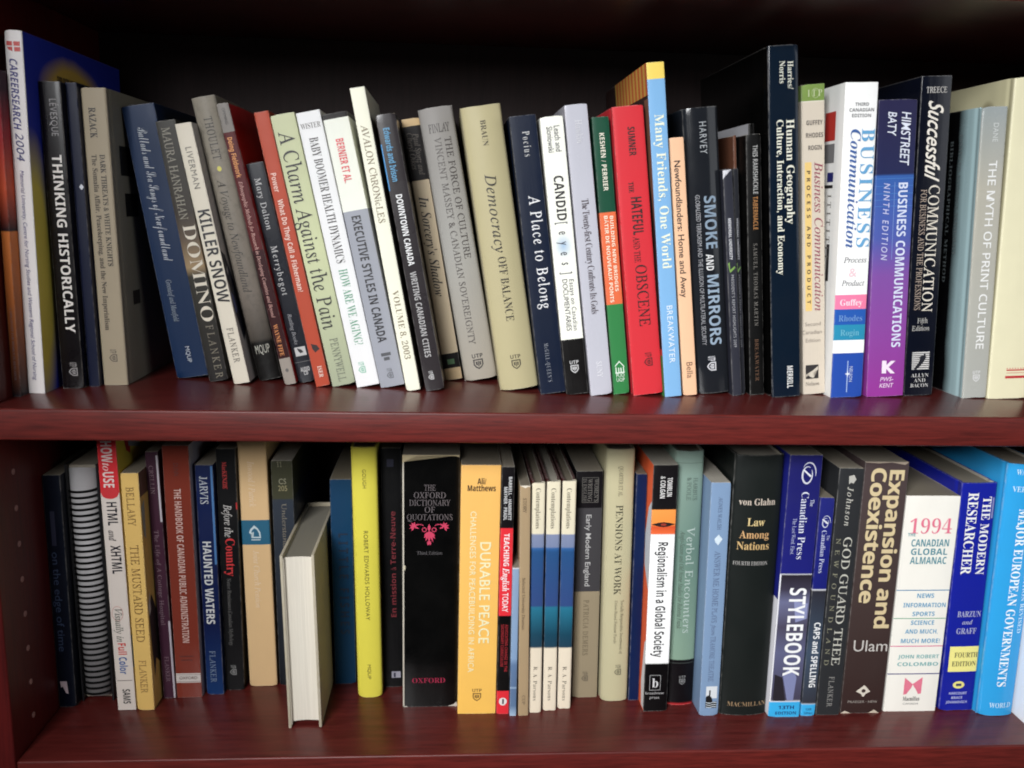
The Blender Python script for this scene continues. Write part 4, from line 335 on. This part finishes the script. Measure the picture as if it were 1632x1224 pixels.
 {'kind': 'h','row': 1,'x': 879.2,'y': 48.49,'z': -308.6,'lean': -0.4,'w': 35.71,'h': 253.6,'dep': 175,'label': 'cyan blue hardcover reading MAJOR EUROPEAN GOVERNMENTS','col': (20,146,208),'t': [['WALTER','b',(180,215,235),'h',245.86,17.86,5.05,21.43,1,'author_lettering'],['VERNON','b',(180,215,235),'h',229.62,17.86,5.05,25.0,1,'author_lettering'],['MAJOR EUROPEAN GOVERNMENTS','b',(226,236,238),'d',210.82,31.5,17.86,8.57,1,'title_lettering'],['FOURTH EDITION REVISED','b',(190,220,235),'d',180.73,86.07,29.28,4.29,1,'subtitle_lettering'],['WORLD','b',(180,215,232),'h',11.59,19.64,5.05,21.43,1,'publisher_mark']],'d': [],'gloss': 0.2},
 {'kind': 'p','row': 1,'x': 916.5,'y': 31.26,'z': -308.6,'lean': -0.9,'w': 32.95,'h': 193.52,'dep': 150,'label': 'white book cut off by the right edge of the lower row','col': (224,226,230),'t': [],'d': []},
]
keys = {('H', f, 1): 1 for f in FONTS}; keys[('UTP', 'B', 1)] = 1
for b in BOOKS:
    for q in b['t']: keys[(q[0], q[1], 1 if q[3] == 'h' else q[8])] = 1
    for q in b.get('Ld', [])+b.get('Rd', []):
        if q[0] == 'text': keys[(q[1], q[2], 1.1)] = 1
shape_all(list(keys))

class Flat:
    """flat print laid on a surface; pts(u, v) -> 3D point, several inks in one mesh"""
    def __init__(s): s.v = []; s.f = []; s.mi = []; s.mats = []
    def mat(s, m):
        if m not in s.mats: s.mats.append(m)
        return s.mats.index(m)
    def add(s, vs, fs, m):
        i0 = len(s.v); s.v += vs; k = s.mat(m)
        for f in fs: s.f.append(tuple(i+i0 for i in f)); s.mi.append(k)
    def build(s, name, parent):
        if not s.f: return None
        me = bpy.data.meshes.new(name); me.from_pydata([tuple(c*S for c in v) for v in s.v], [], s.f)
        for m in s.mats: me.materials.append(m)
        me.polygons.foreach_set('material_index', s.mi); me.update()
        return link_mesh(name, me, parent)

def prof_params(b):
    w = b['w']; k = b['kind']
    if k == 'h' and not b.get('flat'): return (min(4.2, w*.11), min(2.6, w*.1))
    if k == 'h': return (.5, 1.5)
    return (.25, .8)
def prof(b, x):
    bl, r = b['_pp']; w = b['w']; u = max(-1., min(1., 2*x/w-1)); au = abs(u); ur = 1-2*r/w
    y = bl*u*u
    if au > ur:
        kk = (au-ur)/(1-ur); y += r*(1-math.sqrt(max(0, 1-kk*kk)))
    return y
def prof_xs(b):
    bl, r = b['_pp']; w = b['w']
    xs = {0, w}
    for t in (.04, .15, .35, .65, 1): xs |= {r*t, w-r*t}
    n = 10 if b['kind'] == 'h' else 4
    for i in range(1, n): xs.add(r+(w-2*r)*i/n)
    return sorted(xs)

def clip_poly(poly, cuts):
    """cut a 2D polygon into columns so it can follow the curve of the spine"""
    bm = bmesh.new(); vs = [bm.verts.new((p[0], 0, p[1])) for p in poly]
    try: bm.faces.new(vs)
    except ValueError: bm.free(); return [], []
    bmesh.ops.triangulate(bm, faces=bm.faces[:])
    x0, x1 = min(p[0] for p in poly), max(p[0] for p in poly)
    for c in cuts:
        if x0+.01 < c < x1-.01:
            bmesh.ops.bisect_plane(bm, geom=bm.verts[:]+bm.edges[:]+bm.faces[:], plane_co=(c, 0, 0), plane_no=(1, 0, 0))
    bm.verts.index_update()
    r = [(v.co.x, v.co.z) for v in bm.verts], [tuple(v.index for v in f.verts) for f in bm.faces]
    # face the viewer (-y)
    vs2, fs2 = r; fs3 = []
    for f in fs2:
        a = sum(vs2[f[i]][0]*vs2[f[(i+1) % len(f)]][1]-vs2[f[(i+1) % len(f)]][0]*vs2[f[i]][1] for i in range(len(f)))
        fs3.append(f if a > 0 else f[::-1])
    bm.free(); return vs2, fs3

def add_poly(fl, b, poly, c, eps):
    w = b['w']; poly = [(min(max(p[0], 0.02), w-.02), min(max(p[1], 0.05), b['h']-.05)) for p in poly]
    vs, fs = clip_poly(poly, prof_xs(b))
    fl.add([(x, prof(b, x)-eps, z) for x, z in vs], fs, print_mat(c))
def ellipse(cx, cz, rx, rz, n=28): return [(cx+rx*math.cos(2*math.pi*i/n), cz+rz*math.sin(2*math.pi*i/n)) for i in range(n)]
def add_ring(fl, b, c, cx, cz, rx, rz, th, eps, a0=0, a1=360, taper=False):
    n = 36; vs = []; fs = []
    for i in range(n+1):
        t = i/n; a = math.radians(a0+(a1-a0)*t); k = th*(.35+.9*math.sin(math.pi*t)) if taper else th
        for q in (0, 1):
            x = cx+(rx-k*q)*math.cos(a); z = cz+(rz-k*q)*math.sin(a)
            x = min(max(x, .02), b['w']-.02); vs.append((x, prof(b, x)-eps, z))
    for i in range(n): fs.append((2*i, 2*i+2, 2*i+3, 2*i+1))
    fl.add(vs, fs, print_mat(c))
def add_text_h(fl, b, s, font, c, zc, xc, cap, width, eps, sp=1):
    vs, fs = raw_text(s, font, sp)
    if not vs: return
    x0, x1 = min(v[0] for v in vs), max(v[0] for v in vs); ch = cap_height(font)
    kx = width/(x1-x0); ky = cap/ch
    out = []
    for x, y in vs:
        X = xc+(x-(x0+x1)/2)*kx; Z = zc+(y-ch/2)*ky
        out.append((X, prof(b, X)-eps, Z))
    fl.add(out, fs, print_mat(c))
def add_text_v(fl, b, s, font, c, s0, s1, xc, cap, eps, sp=1, flip=False):
    vs, fs = raw_text(s, font, sp)
    if not vs: return
    x0, x1 = min(v[0] for v in vs), max(v[0] for v in vs); ch = cap_height(font)
    kx = (s0-s1)/(x1-x0); ky = cap/ch; out = []
    for x, y in vs:
        X = xc+(y-ch/2)*ky*(-1 if flip else 1); Z = s0-(x-x0)*kx
        out.append((X, prof(b, X)-eps, Z))
    fl.add(out, fs, print_mat(c))

def emblem(fl, b, q, eps):
    kind, c, xc, zc, W = q
    if kind == 'orn':
        # a symmetrical scrolled ornament: leaves fanning down from a centre, a spray on either side
        def leaf(x, z, L, wd, a):
            a = math.radians(a); d = (math.cos(a), math.sin(a)); n = (-d[1], d[0])
            pts = [(0, 0), (.3, .5), (.65, .42), (1, 0), (.65, -.42), (.3, -.5)]
            add_poly(fl, b, [(x+d[0]*L*p+n[0]*wd*q_, z+d[1]*L*p+n[1]*wd*q_) for p, q_ in pts], c, eps+random.uniform(0, .04))
        for i, a in enumerate((-90, -72, -108, -54, -126, -36, -144)):
            leaf(xc, zc+W*.22-i*.3, W*(.95-.09*i), W*.16, a)
        leaf(xc, zc+W*.15, W*.5, W*.2, 90); leaf(xc, zc-W*.5, W*.34, W*.2, -75); leaf(xc, zc-W*.5, W*.34, W*.2, -105)
        for sgn in (-1, 1):
            add_ring(fl, b, c, xc+sgn*W*.32, zc+W*.25, W*.16, W*.16, W*.05, eps+.05)
            add_ring(fl, b, c, xc+sgn*W*.62, zc+W*.52, W*.26, W*.12, W*.05, eps+.06, 0, 180)
            for a in (20, 60, 95, 140, 200, 300, 340): leaf(xc+sgn*W*.98, zc+W*.45, W*.34, W*.12, a if sgn > 0 else 180-a)
        return
    # small shield with three letters, upright or turned to read down the spine
    rot = kind == 'utpr'
    sh = [(-.5, .5), (.5, .5), (.5, -.1), (.32, -.38), (0, -.6), (-.32, -.38), (-.5, -.1)]
    inn = [(p[0]*.74, p[1]*.74) for p in sh]
    def T(p):
        x, z = p[0]*W, p[1]*W*.95
        return (xc+z, zc-x-W*.2) if rot else (xc+x, zc+z-W*.2)
    n = len(sh)
    for i in range(n):
        add_poly(fl, b, [T(sh[i]), T(sh[(i+1) % n]), T(inn[(i+1) % n]), T(inn[i])], c, eps)
    add_poly(fl, b, [T(p) for p in ((-.05, .3), (.05, .3), (.05, -.3), (-.05, -.3))], c, eps)
    for sx in (-1, 1): add_poly(fl, b, [T(p) for p in ((sx*.1, .22), (sx*.26, .28), (sx*.26, -.1), (sx*.1, -.18))], c, eps)
    if rot: add_text_v(fl, b, 'UTP', 'B', c, zc+W*.95, zc+W*.42, xc, W*.8, eps)
    else: add_text_h(fl, b, 'UTP', 'B', c, zc+W*.62, xc, W*.42, W*1.1, eps)

# ------------------------------------------------------------------ books
def cover_shell(b, thick, dep, h, mats):
    """one folded cover: back board, spine and front board as a continuous sheet with real thickness"""
    w = b['w']; hard = b['kind'] == 'h'
    left = [(0, dep), (0, dep*.6), (0, dep*.3)]
    if hard: left += [(0, 14), (.15, 11.5), (.75, 10), (.85, 8.6), (.75, 7.2), (.15, 5.8)]
    xs = prof_xs(b)
    y0 = prof(b, 0)
    outer = [(x, y, 1) for x, y in left if y > y0+.3]+[(x, prof(b, x), 0) for x in xs]+[(w-x, y, 2) for x, y in reversed(left) if y > y0+.3]
    n = len(outer)
    def inner(i):
        a = outer[max(i-1, 0)]; c = outer[min(i+1, n-1)]
        t = Vector((c[0]-a[0], c[1]-a[1]))
        t = t.normalized() if t.length > 0 else Vector((1, 0))
        nn = Vector((-t.y, t.x))      # points to the inside of the book
        return (outer[i][0]+nn.x*thick, outer[i][1]+nn.y*thick)
    if True:
        inn = [inner(i) for i in range(n)]
    lev = [0, min(.007, 1.6/h), .03, .35, .65, .97, 1-min(.007, 1.6/h), 1]; nz = len(lev)-1
    bm = bmesh.new()
    bump = [[random.uniform(0, 1)**2 for _ in range(3)] for _ in range(2)]
    def dent(o, j):
        # corners and head of the spine get knocked in a little with use
        x, y, z = o[0], o[1], h*lev[j]
        if j in (0, 1, nz-1, nz) and y < 6:
            e = bump[0 if j < 2 else 1]; k_ = 1.0 if j in (0, nz) else .25
            cl = max(0, 1-x/(w*.22)); cr = max(0, 1-(w-x)/(w*.22)); cm = max(0, 1-abs(x/w-.5)/.4)
            a = (e[0]*cl+e[1]*cr)*k_; m_ = e[2]*cm*k_
            z += (-1 if j > 3 else 1)*(a*1.1+m_*(.7 if hard else .25)); y += a*.9
            x += (a if cl > cr else -a)*.5
        return Vector((x, y, z))*S
    O = [[bm.verts.new(dent(o, j)) for o in outer] for j in range(nz+1)]
    I = [[bm.verts.new(dent(i, j)) for i in inn] for j in range(nz+1)]
    def face(vs, mi):
        f = bm.faces.new(vs); f.material_index = mi; f.smooth = True
    for j in range(nz):
        for i in range(n-1):
            m = outer[i][2] if outer[i][2] == outer[i+1][2] else max(outer[i][2], outer[i+1][2])
            if {outer[i][2], outer[i+1][2]} == {0, 1}: m = 1
            face((O[j][i], O[j][i+1], O[j+1][i+1], O[j+1][i]), m)
            face((I[j][i+1], I[j][i], I[j+1][i], I[j+1][i+1]), 3)
        face((O[j][0], O[j+1][0], I[j+1][0], I[j][0]), 1)
        face((O[j][n-1], I[j][n-1], I[j+1][n-1], O[j+1][n-1]), 2)
    for i in range(n-1):
        m = outer[i][2]
        face((O[0][i], I[0][i], I[0][i+1], O[0][i+1]), 3 if not hard else m)
        face((O[nz][i], O[nz][i+1], I[nz][i+1], I[nz][i]), 3 if not hard else m)
    bmesh.ops.recalc_face_normals(bm, faces=bm.faces[:])
    me = bpy.data.meshes.new('cover'); bm.to_mesh(me); bm.free()
    me.set_sharp_from_angle(angle=math.radians(40))
    for m in mats: me.materials.append(m)
    return me

def side_decals(b, right, items, parent):
    fl = None; w, h = b['w'], b['h']
    X = (w+.22) if right else -.22
    def P(d, z, e=0): return (X+(e if right else -e), d, z)
    def quad(c, pts, e=0):
        nonlocal fl
        vs = [(p[0], p[1]) for p in pts]
        bm = bmesh.new(); bv = [bm.verts.new((0, a, z)) for a, z in vs]
        bm.faces.new(bv); bmesh.ops.triangulate(bm, faces=bm.faces[:]); bm.verts.index_update()
        fs = [tuple(v.index for v in f.verts) for f in bm.faces]; co = [(v.co.y, v.co.z) for v in bm.verts]; bm.free()
        out = []
        for f in fs:
            ar = sum(co[f[i]][0]*co[f[(i+1) % 3]][1]-co[f[(i+1) % 3]][0]*co[f[i]][1] for i in range(3))
            out.append(f if (ar > 0) == right else f[::-1])
        fl.add([P(a, z, e) for a, z in co], out, print_mat(c))
    for n, q in enumerate(items):
        e = n*.03; fl = Flat()
        if q[0] == 'rect':
            _, c, d0, d1, z0, z1 = q; quad(c, [(d0, z0*h), (d1, z0*h), (d1, z1*h), (d0, z1*h)], e)
        elif q[0] == 'poly': quad(q[1], [(a, z*h) for a, z in q[2]], e)
        elif q[0] == 'stripes':
            _, c1, c2, d0, d1, z0, z1, cnt = q
            for i in range(cnt):
                a = d0+(d1-d0)*i/cnt; bb = d0+(d1-d0)*(i+1)/cnt
                quad(c1 if i % 2 == 0 else c2, [(a, z0*h), (bb, z0*h), (bb, z1*h), (a, z1*h)], e)
        elif q[0] == 'text':
            s, f, c, d0, d1, zf, hh = q[1:8]
            vs, fs = raw_text(s, f, 1.1); x0, x1 = min(v[0] for v in vs), max(v[0] for v in vs); ch = cap_height(f)
            if len(q) > 8:
                z0, z1 = q[8][0]*h, q[8][1]*h
                out = [P(d1-(y/ch)*(d1-d0), z1-(x-x0)/(x1-x0)*(z1-z0), e+.1) for x, y in vs]
            else:
                out = [P(d0+(x-x0)/(x1-x0)*(d1-d0), zf*h+y/ch*hh, e+.1) for x, y in vs]
            fl.add(out, fs, print_mat(c))
        fl.build('cover_lettering' if q[0] == 'text' else 'cover_picture', parent)

NAMES = {'p': 'paperback_book', 'h': 'hardcover_book', 'b': 'thin_booklet', 'spiral': 'spiral_notebook', 'fore': 'hardcover_book'}
def make_book(b):
    w, h, dep = b['w'], b['h'], b['dep']; b['_pp'] = prof_params(b); kind = b['kind']
    root = empty(NAMES[kind], (b['x']*S, b['y']*S, b['z']*S), (0, math.radians(b['lean']), 0))
    shelf_name = 'upper' if b['row'] == 0 else 'lower'
    tag(root, b['label'], 'notebook' if kind == 'spiral' else ('booklet' if kind == 'b' else 'book'), b.get('grp', 'books standing on the %s shelf' % shelf_name))
    if kind == 'spiral': return spiral(b, root)
    if kind == 'fore': return reversed_book(b, root)
    spec = b['col']
    spine = cover_mat(spec, b, 'spine')
    base = spec if not isinstance(spec[0], list) else spec[-1][1]
    if isinstance(spec[0], list) and 'L' not in b:
        lm = cover_mat(spec, b, 'side')
    else: lm = cover_mat(b.get('L', base), b, 'side')
    if isinstance(spec[0], list) and 'R' not in b: rm = lm if 'L' not in b else cover_mat(spec, b, 'side')
    else: rm = cover_mat(b.get('R', base), b, 'side')
    hard = kind == 'h'
    t = 2.2 if hard else .45
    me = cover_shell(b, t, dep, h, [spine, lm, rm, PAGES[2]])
    link_mesh('cover', me, root)
    ins = 2.6 if hard else .35
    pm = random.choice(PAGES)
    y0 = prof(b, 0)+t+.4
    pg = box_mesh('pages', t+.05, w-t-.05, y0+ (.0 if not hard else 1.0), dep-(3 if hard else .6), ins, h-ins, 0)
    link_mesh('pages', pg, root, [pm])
    parts = {}
    inks = {}
    for n, q in enumerate(b['d']):
        eps = .12+.02*n; fl = inks.setdefault(tuple(q[1]), Flat())
        if q[0] == 'poly': add_poly(fl, b, q[2], q[1], eps)
        elif q[0] == 'ell': add_poly(fl, b, ellipse(*q[2:6]), q[1], eps)
        elif q[0] == 'ring': add_ring(fl, b, q[1], q[2], q[3], q[4], q[5], .28, eps)
        elif q[0] == 'ring2':
            add_ring(fl, b, q[1], q[2]-q[4]*.1, q[3]-q[5]*.15, q[4]*.85, q[5]*.85, q[4]*.22, eps, 60, 400, True)
            add_ring(fl, b, q[1], q[2]+q[4]*.15, q[3]+q[5]*.1, q[4]*1.1, q[5]*1.0, q[4]*.16, eps+.02, -20, 150, True)
        elif q[0] in ('utp', 'utpr', 'orn'): emblem(fl, b, q, eps)
    for fl in inks.values(): fl.build('printed_emblem', root)
    for q in b['t']:
        part = q[9]; f = parts.setdefault(part, Flat())
        if q[3] == 'h': add_text_h(f, b, q[0], q[1], q[2], q[4], q[5], q[6], q[7], .5)
        elif q[3] == 'd': add_text_v(f, b, q[0], q[1], q[2], q[4], q[5], q[6], q[7], .5, q[8])
        else: add_text_v(f, b, q[0], q[1], q[2], q[4], q[5], q[6], q[7], .5, q[8], True)
    for pn, f in parts.items(): f.build(pn, root)
    if b.get('Ld'): side_decals(b, False, b['Ld'], root)
    if b.get('Rd'): side_decals(b, True, b['Rd'], root)

def tube(pts, r, n=8, name='ring'):
    bm = bmesh.new(); rings = []
    for i, p in enumerate(pts):
        a = pts[max(i-1, 0)]; c = pts[min(i+1, len(pts)-1)]; t = (Vector(c)-Vector(a)).normalized()
        u_ = t.cross(Vector((0, 0, 1))).normalized(); v_ = u_.cross(t)
        rings.append([bm.verts.new((Vector(p)+(u_*math.cos(2*math.pi*k/n)+v_*math.sin(2*math.pi*k/n))*r)*S) for k in range(n)])
    for i in range(len(rings)-1):
        for k in range(n):
            f = bm.faces.new((rings[i][k], rings[i][(k+1) % n], rings[i+1][(k+1) % n], rings[i+1][k])); f.smooth = True
    me = bpy.data.meshes.new(name); bm.to_mesh(me); bm.free(); return me
def spiral(b, root):
    w, h, dep = b['w'], b['h'], b['dep']
    black = plain_mat('black_card', (26, 26, 28), .4); wire = plain_mat('black_plastic_wire', (4, 4, 5), .95)
    grey = plain_mat('grey_card_spine', (160, 157, 158), .6)
    link_mesh('front_cover', box_mesh('front_cover', 0, 2.0, 2, dep, 0, h, .3, 1), root, [black])
    link_mesh('back_cover', box_mesh('back_cover', w-2.0, w, 2, dep, 0, h, .3, 1), root, [black])
    # rounded grey spine card
    bm = bmesh.new(); n = 14; cols_ = []
    for i in range(n+1):
        a = math.pi*i/n; x = w/2-math.cos(a)*(w/2-2.4); y = 7-math.sin(a)*6.6
        zt = h-5+math.sin(a)*2.6
        cols_.append((bm.verts.new(Vector((x, y, 6))*S), bm.verts.new(Vector((x, y, zt))*S)))
    for i in range(n): f = bm.faces.new((cols_[i][0], cols_[i+1][0], cols_[i+1][1], cols_[i][1])); f.smooth = True
    f = bm.faces.new([c[1] for c in cols_]);  f = bm.faces.new([c[0] for c in reversed(cols_)])
    me = bpy.data.meshes.new('spine_card'); bm.to_mesh(me); bm.free(); link_mesh('spine_card', me, root, [grey])
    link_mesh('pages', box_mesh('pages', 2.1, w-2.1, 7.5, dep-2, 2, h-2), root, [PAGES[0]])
    pts = []
    for i in range(19):
        a = math.pi*i/18; pts.append((w/2-math.cos(a)*(w/2-1.2), 7.5-math.sin(a)*7.3, -1.9+3.4*(i/18)**1.4-1.2*math.sin(a)))
    rm = tube(pts, 1.15, 8); rm.materials.append(wire)
    wire.node_tree.nodes['Principled BSDF'].inputs['Specular IOR Level'].default_value = .1
    cnt = int((h-26)/5.75)
    for i in range(cnt):
        o = bpy.data.objects.new('ring', rm); col.objects.link(o); o.parent = root; o.location = (0, 0, (10+5.75*i)*S)
def reversed_book(b, root):
    w, h, dep = b['w'], b['h'], b['dep']
    cloth = dict(b); cloth['kind'] = 'h'; cloth['gloss'] = .6
    m = cover_mat((168, 157, 132), cloth, 'side')
    k = 2.6
    for nm, x0, x1 in (('front_board', 0, k), ('back_board', w-k, w)):
        link_mesh(nm, box_mesh(nm, x0, x1, 0, dep-4, 0, h, .5, 2), root, [m])
    link_mesh('spine_board', box_mesh('spine_board', .3, w-.3, dep-3.9, dep-1.5, 0, h, .8, 2), root, [m])
    # text block, its fore edge slightly hollow
    bm = bmesh.new(); n = 8; rows = []
    for i in range(n+1):
        t = i/n; x = k+.1+(w-2*k-.2)*t; y = 5.0+1.6*math.sin(math.pi*t)
        rows.append((x, y))
    rows += [(w-k-.1, dep-5), (k+.1, dep-5)]
    lo = [bm.verts.new(Vector((x, y, 4.2))*S) for x, y in rows]; hi = [bm.verts.new(Vector((x, y, h-3.6))*S) for x, y in rows]
    N = len(rows)
    for i in range(N): bm.faces.new((lo[i], lo[(i+1) % N], hi[(i+1) % N], hi[i]))
    bm.faces.new(hi); bm.faces.new(lo[::-1]); bmesh.ops.recalc_face_normals(bm, faces=bm.faces[:])
    me = bpy.data.meshes.new('pages'); bm.to_mesh(me); bm.free(); link_mesh('pages', me, root, [PAGEW, page_mat((128, 124, 112))])
    for p in me.polygons:
        if p.normal.z > .9: p.material_index = 1     # top edge a darker grey than the fore edge
    link_mesh('endpaper', box_mesh('endpaper', k+.02, k+.5, 1.2, dep-6, 3.0, h-3), root, [PAGEW])

# ------------------------------------------------------------------ bookcase
LOW = 308.6; TH = 25.67; UPZ = 332.; DEPTH = 290.; XL = -2.; XR = 1010.
case = empty('bookcase', ((XL+XR)/2*S, 0, (-LOW-TH-100)*S))
tag(case, 'dark cherry red laminate bookcase holding two rows of books', 'bookcase')
off = Vector(case.location)
def part(name, x0, x1, y0, y1, z0, z1, mat, bev=1.6, parent=case):
    me = box_mesh(name, x0, x1, y0, y1, z0, z1, bev, 4)
    o = link_mesh(name, me, parent, [mat]); o.location = -off; return o
for nm, z in (('shelf', 0.), ('shelf', -LOW), ('shelf', UPZ+TH)):
    me = box_mesh(nm, XL+.2, XR-.2, 0, DEPTH-.5, z-TH, z, 1.8, 4)
    me.materials.append(WOOD_TOP); me.materials.append(WOOD_EDGE)
    for p in me.polygons:
        if p.normal.y < -.55: p.material_index = 1
    o = link_mesh(nm, me, case); o.location = -off
part('side_panel', XL-22, XL, -1.0, DEPTH+4, -LOW-TH-100, UPZ+TH+300, WOOD_SIDE)
part('side_panel', XR, XR+22, -1.0, DEPTH+4, -LOW-TH-100, UPZ+TH+300, WOOD_SIDE)
part('back_panel', XL, XR, DEPTH, DEPTH+4, -LOW-TH-100, UPZ+TH+300, WOOD_BACK, .3)
part('base_board', XL+.2, XR-.2, 22, 36, -LOW-TH-100, -LOW-TH-.3, WOOD_EDGE)
# shelf pin sockets in the side panels
HOLE_R = 2.6
pin = bpy.data.meshes.new('pin_socket'); bm = bmesh.new(); n = 16; rr = [(HOLE_R, 0), (HOLE_R, .5), (HOLE_R*.62, .55), (HOLE_R*.55, .15), (0.001, .1)]
loops = [[bm.verts.new(Vector((x_, r*math.cos(2*math.pi*i/n), r*math.sin(2*math.pi*i/n)))*S) for i in range(n)] for r, x_ in rr]
for a, c in zip(loops, loops[1:]):
    for i in range(n): bm.faces.new((a[i], a[(i+1) % n], c[(i+1) % n], c[i])).smooth = True
bmesh.ops.recalc_face_normals(bm, faces=bm.faces[:]); bm.to_mesh(pin); bm.free()
pin.materials.append(plain_mat('pin_socket_plastic', (176, 128, 122), .35))
for i in range(9):
    o = bpy.data.objects.new('pin_socket', pin); col.objects.link(o); o.parent = case
    o.location = Vector((XL-.02, 37, -LOW+22+32*i))*S-off

for b in BOOKS: make_book(b)
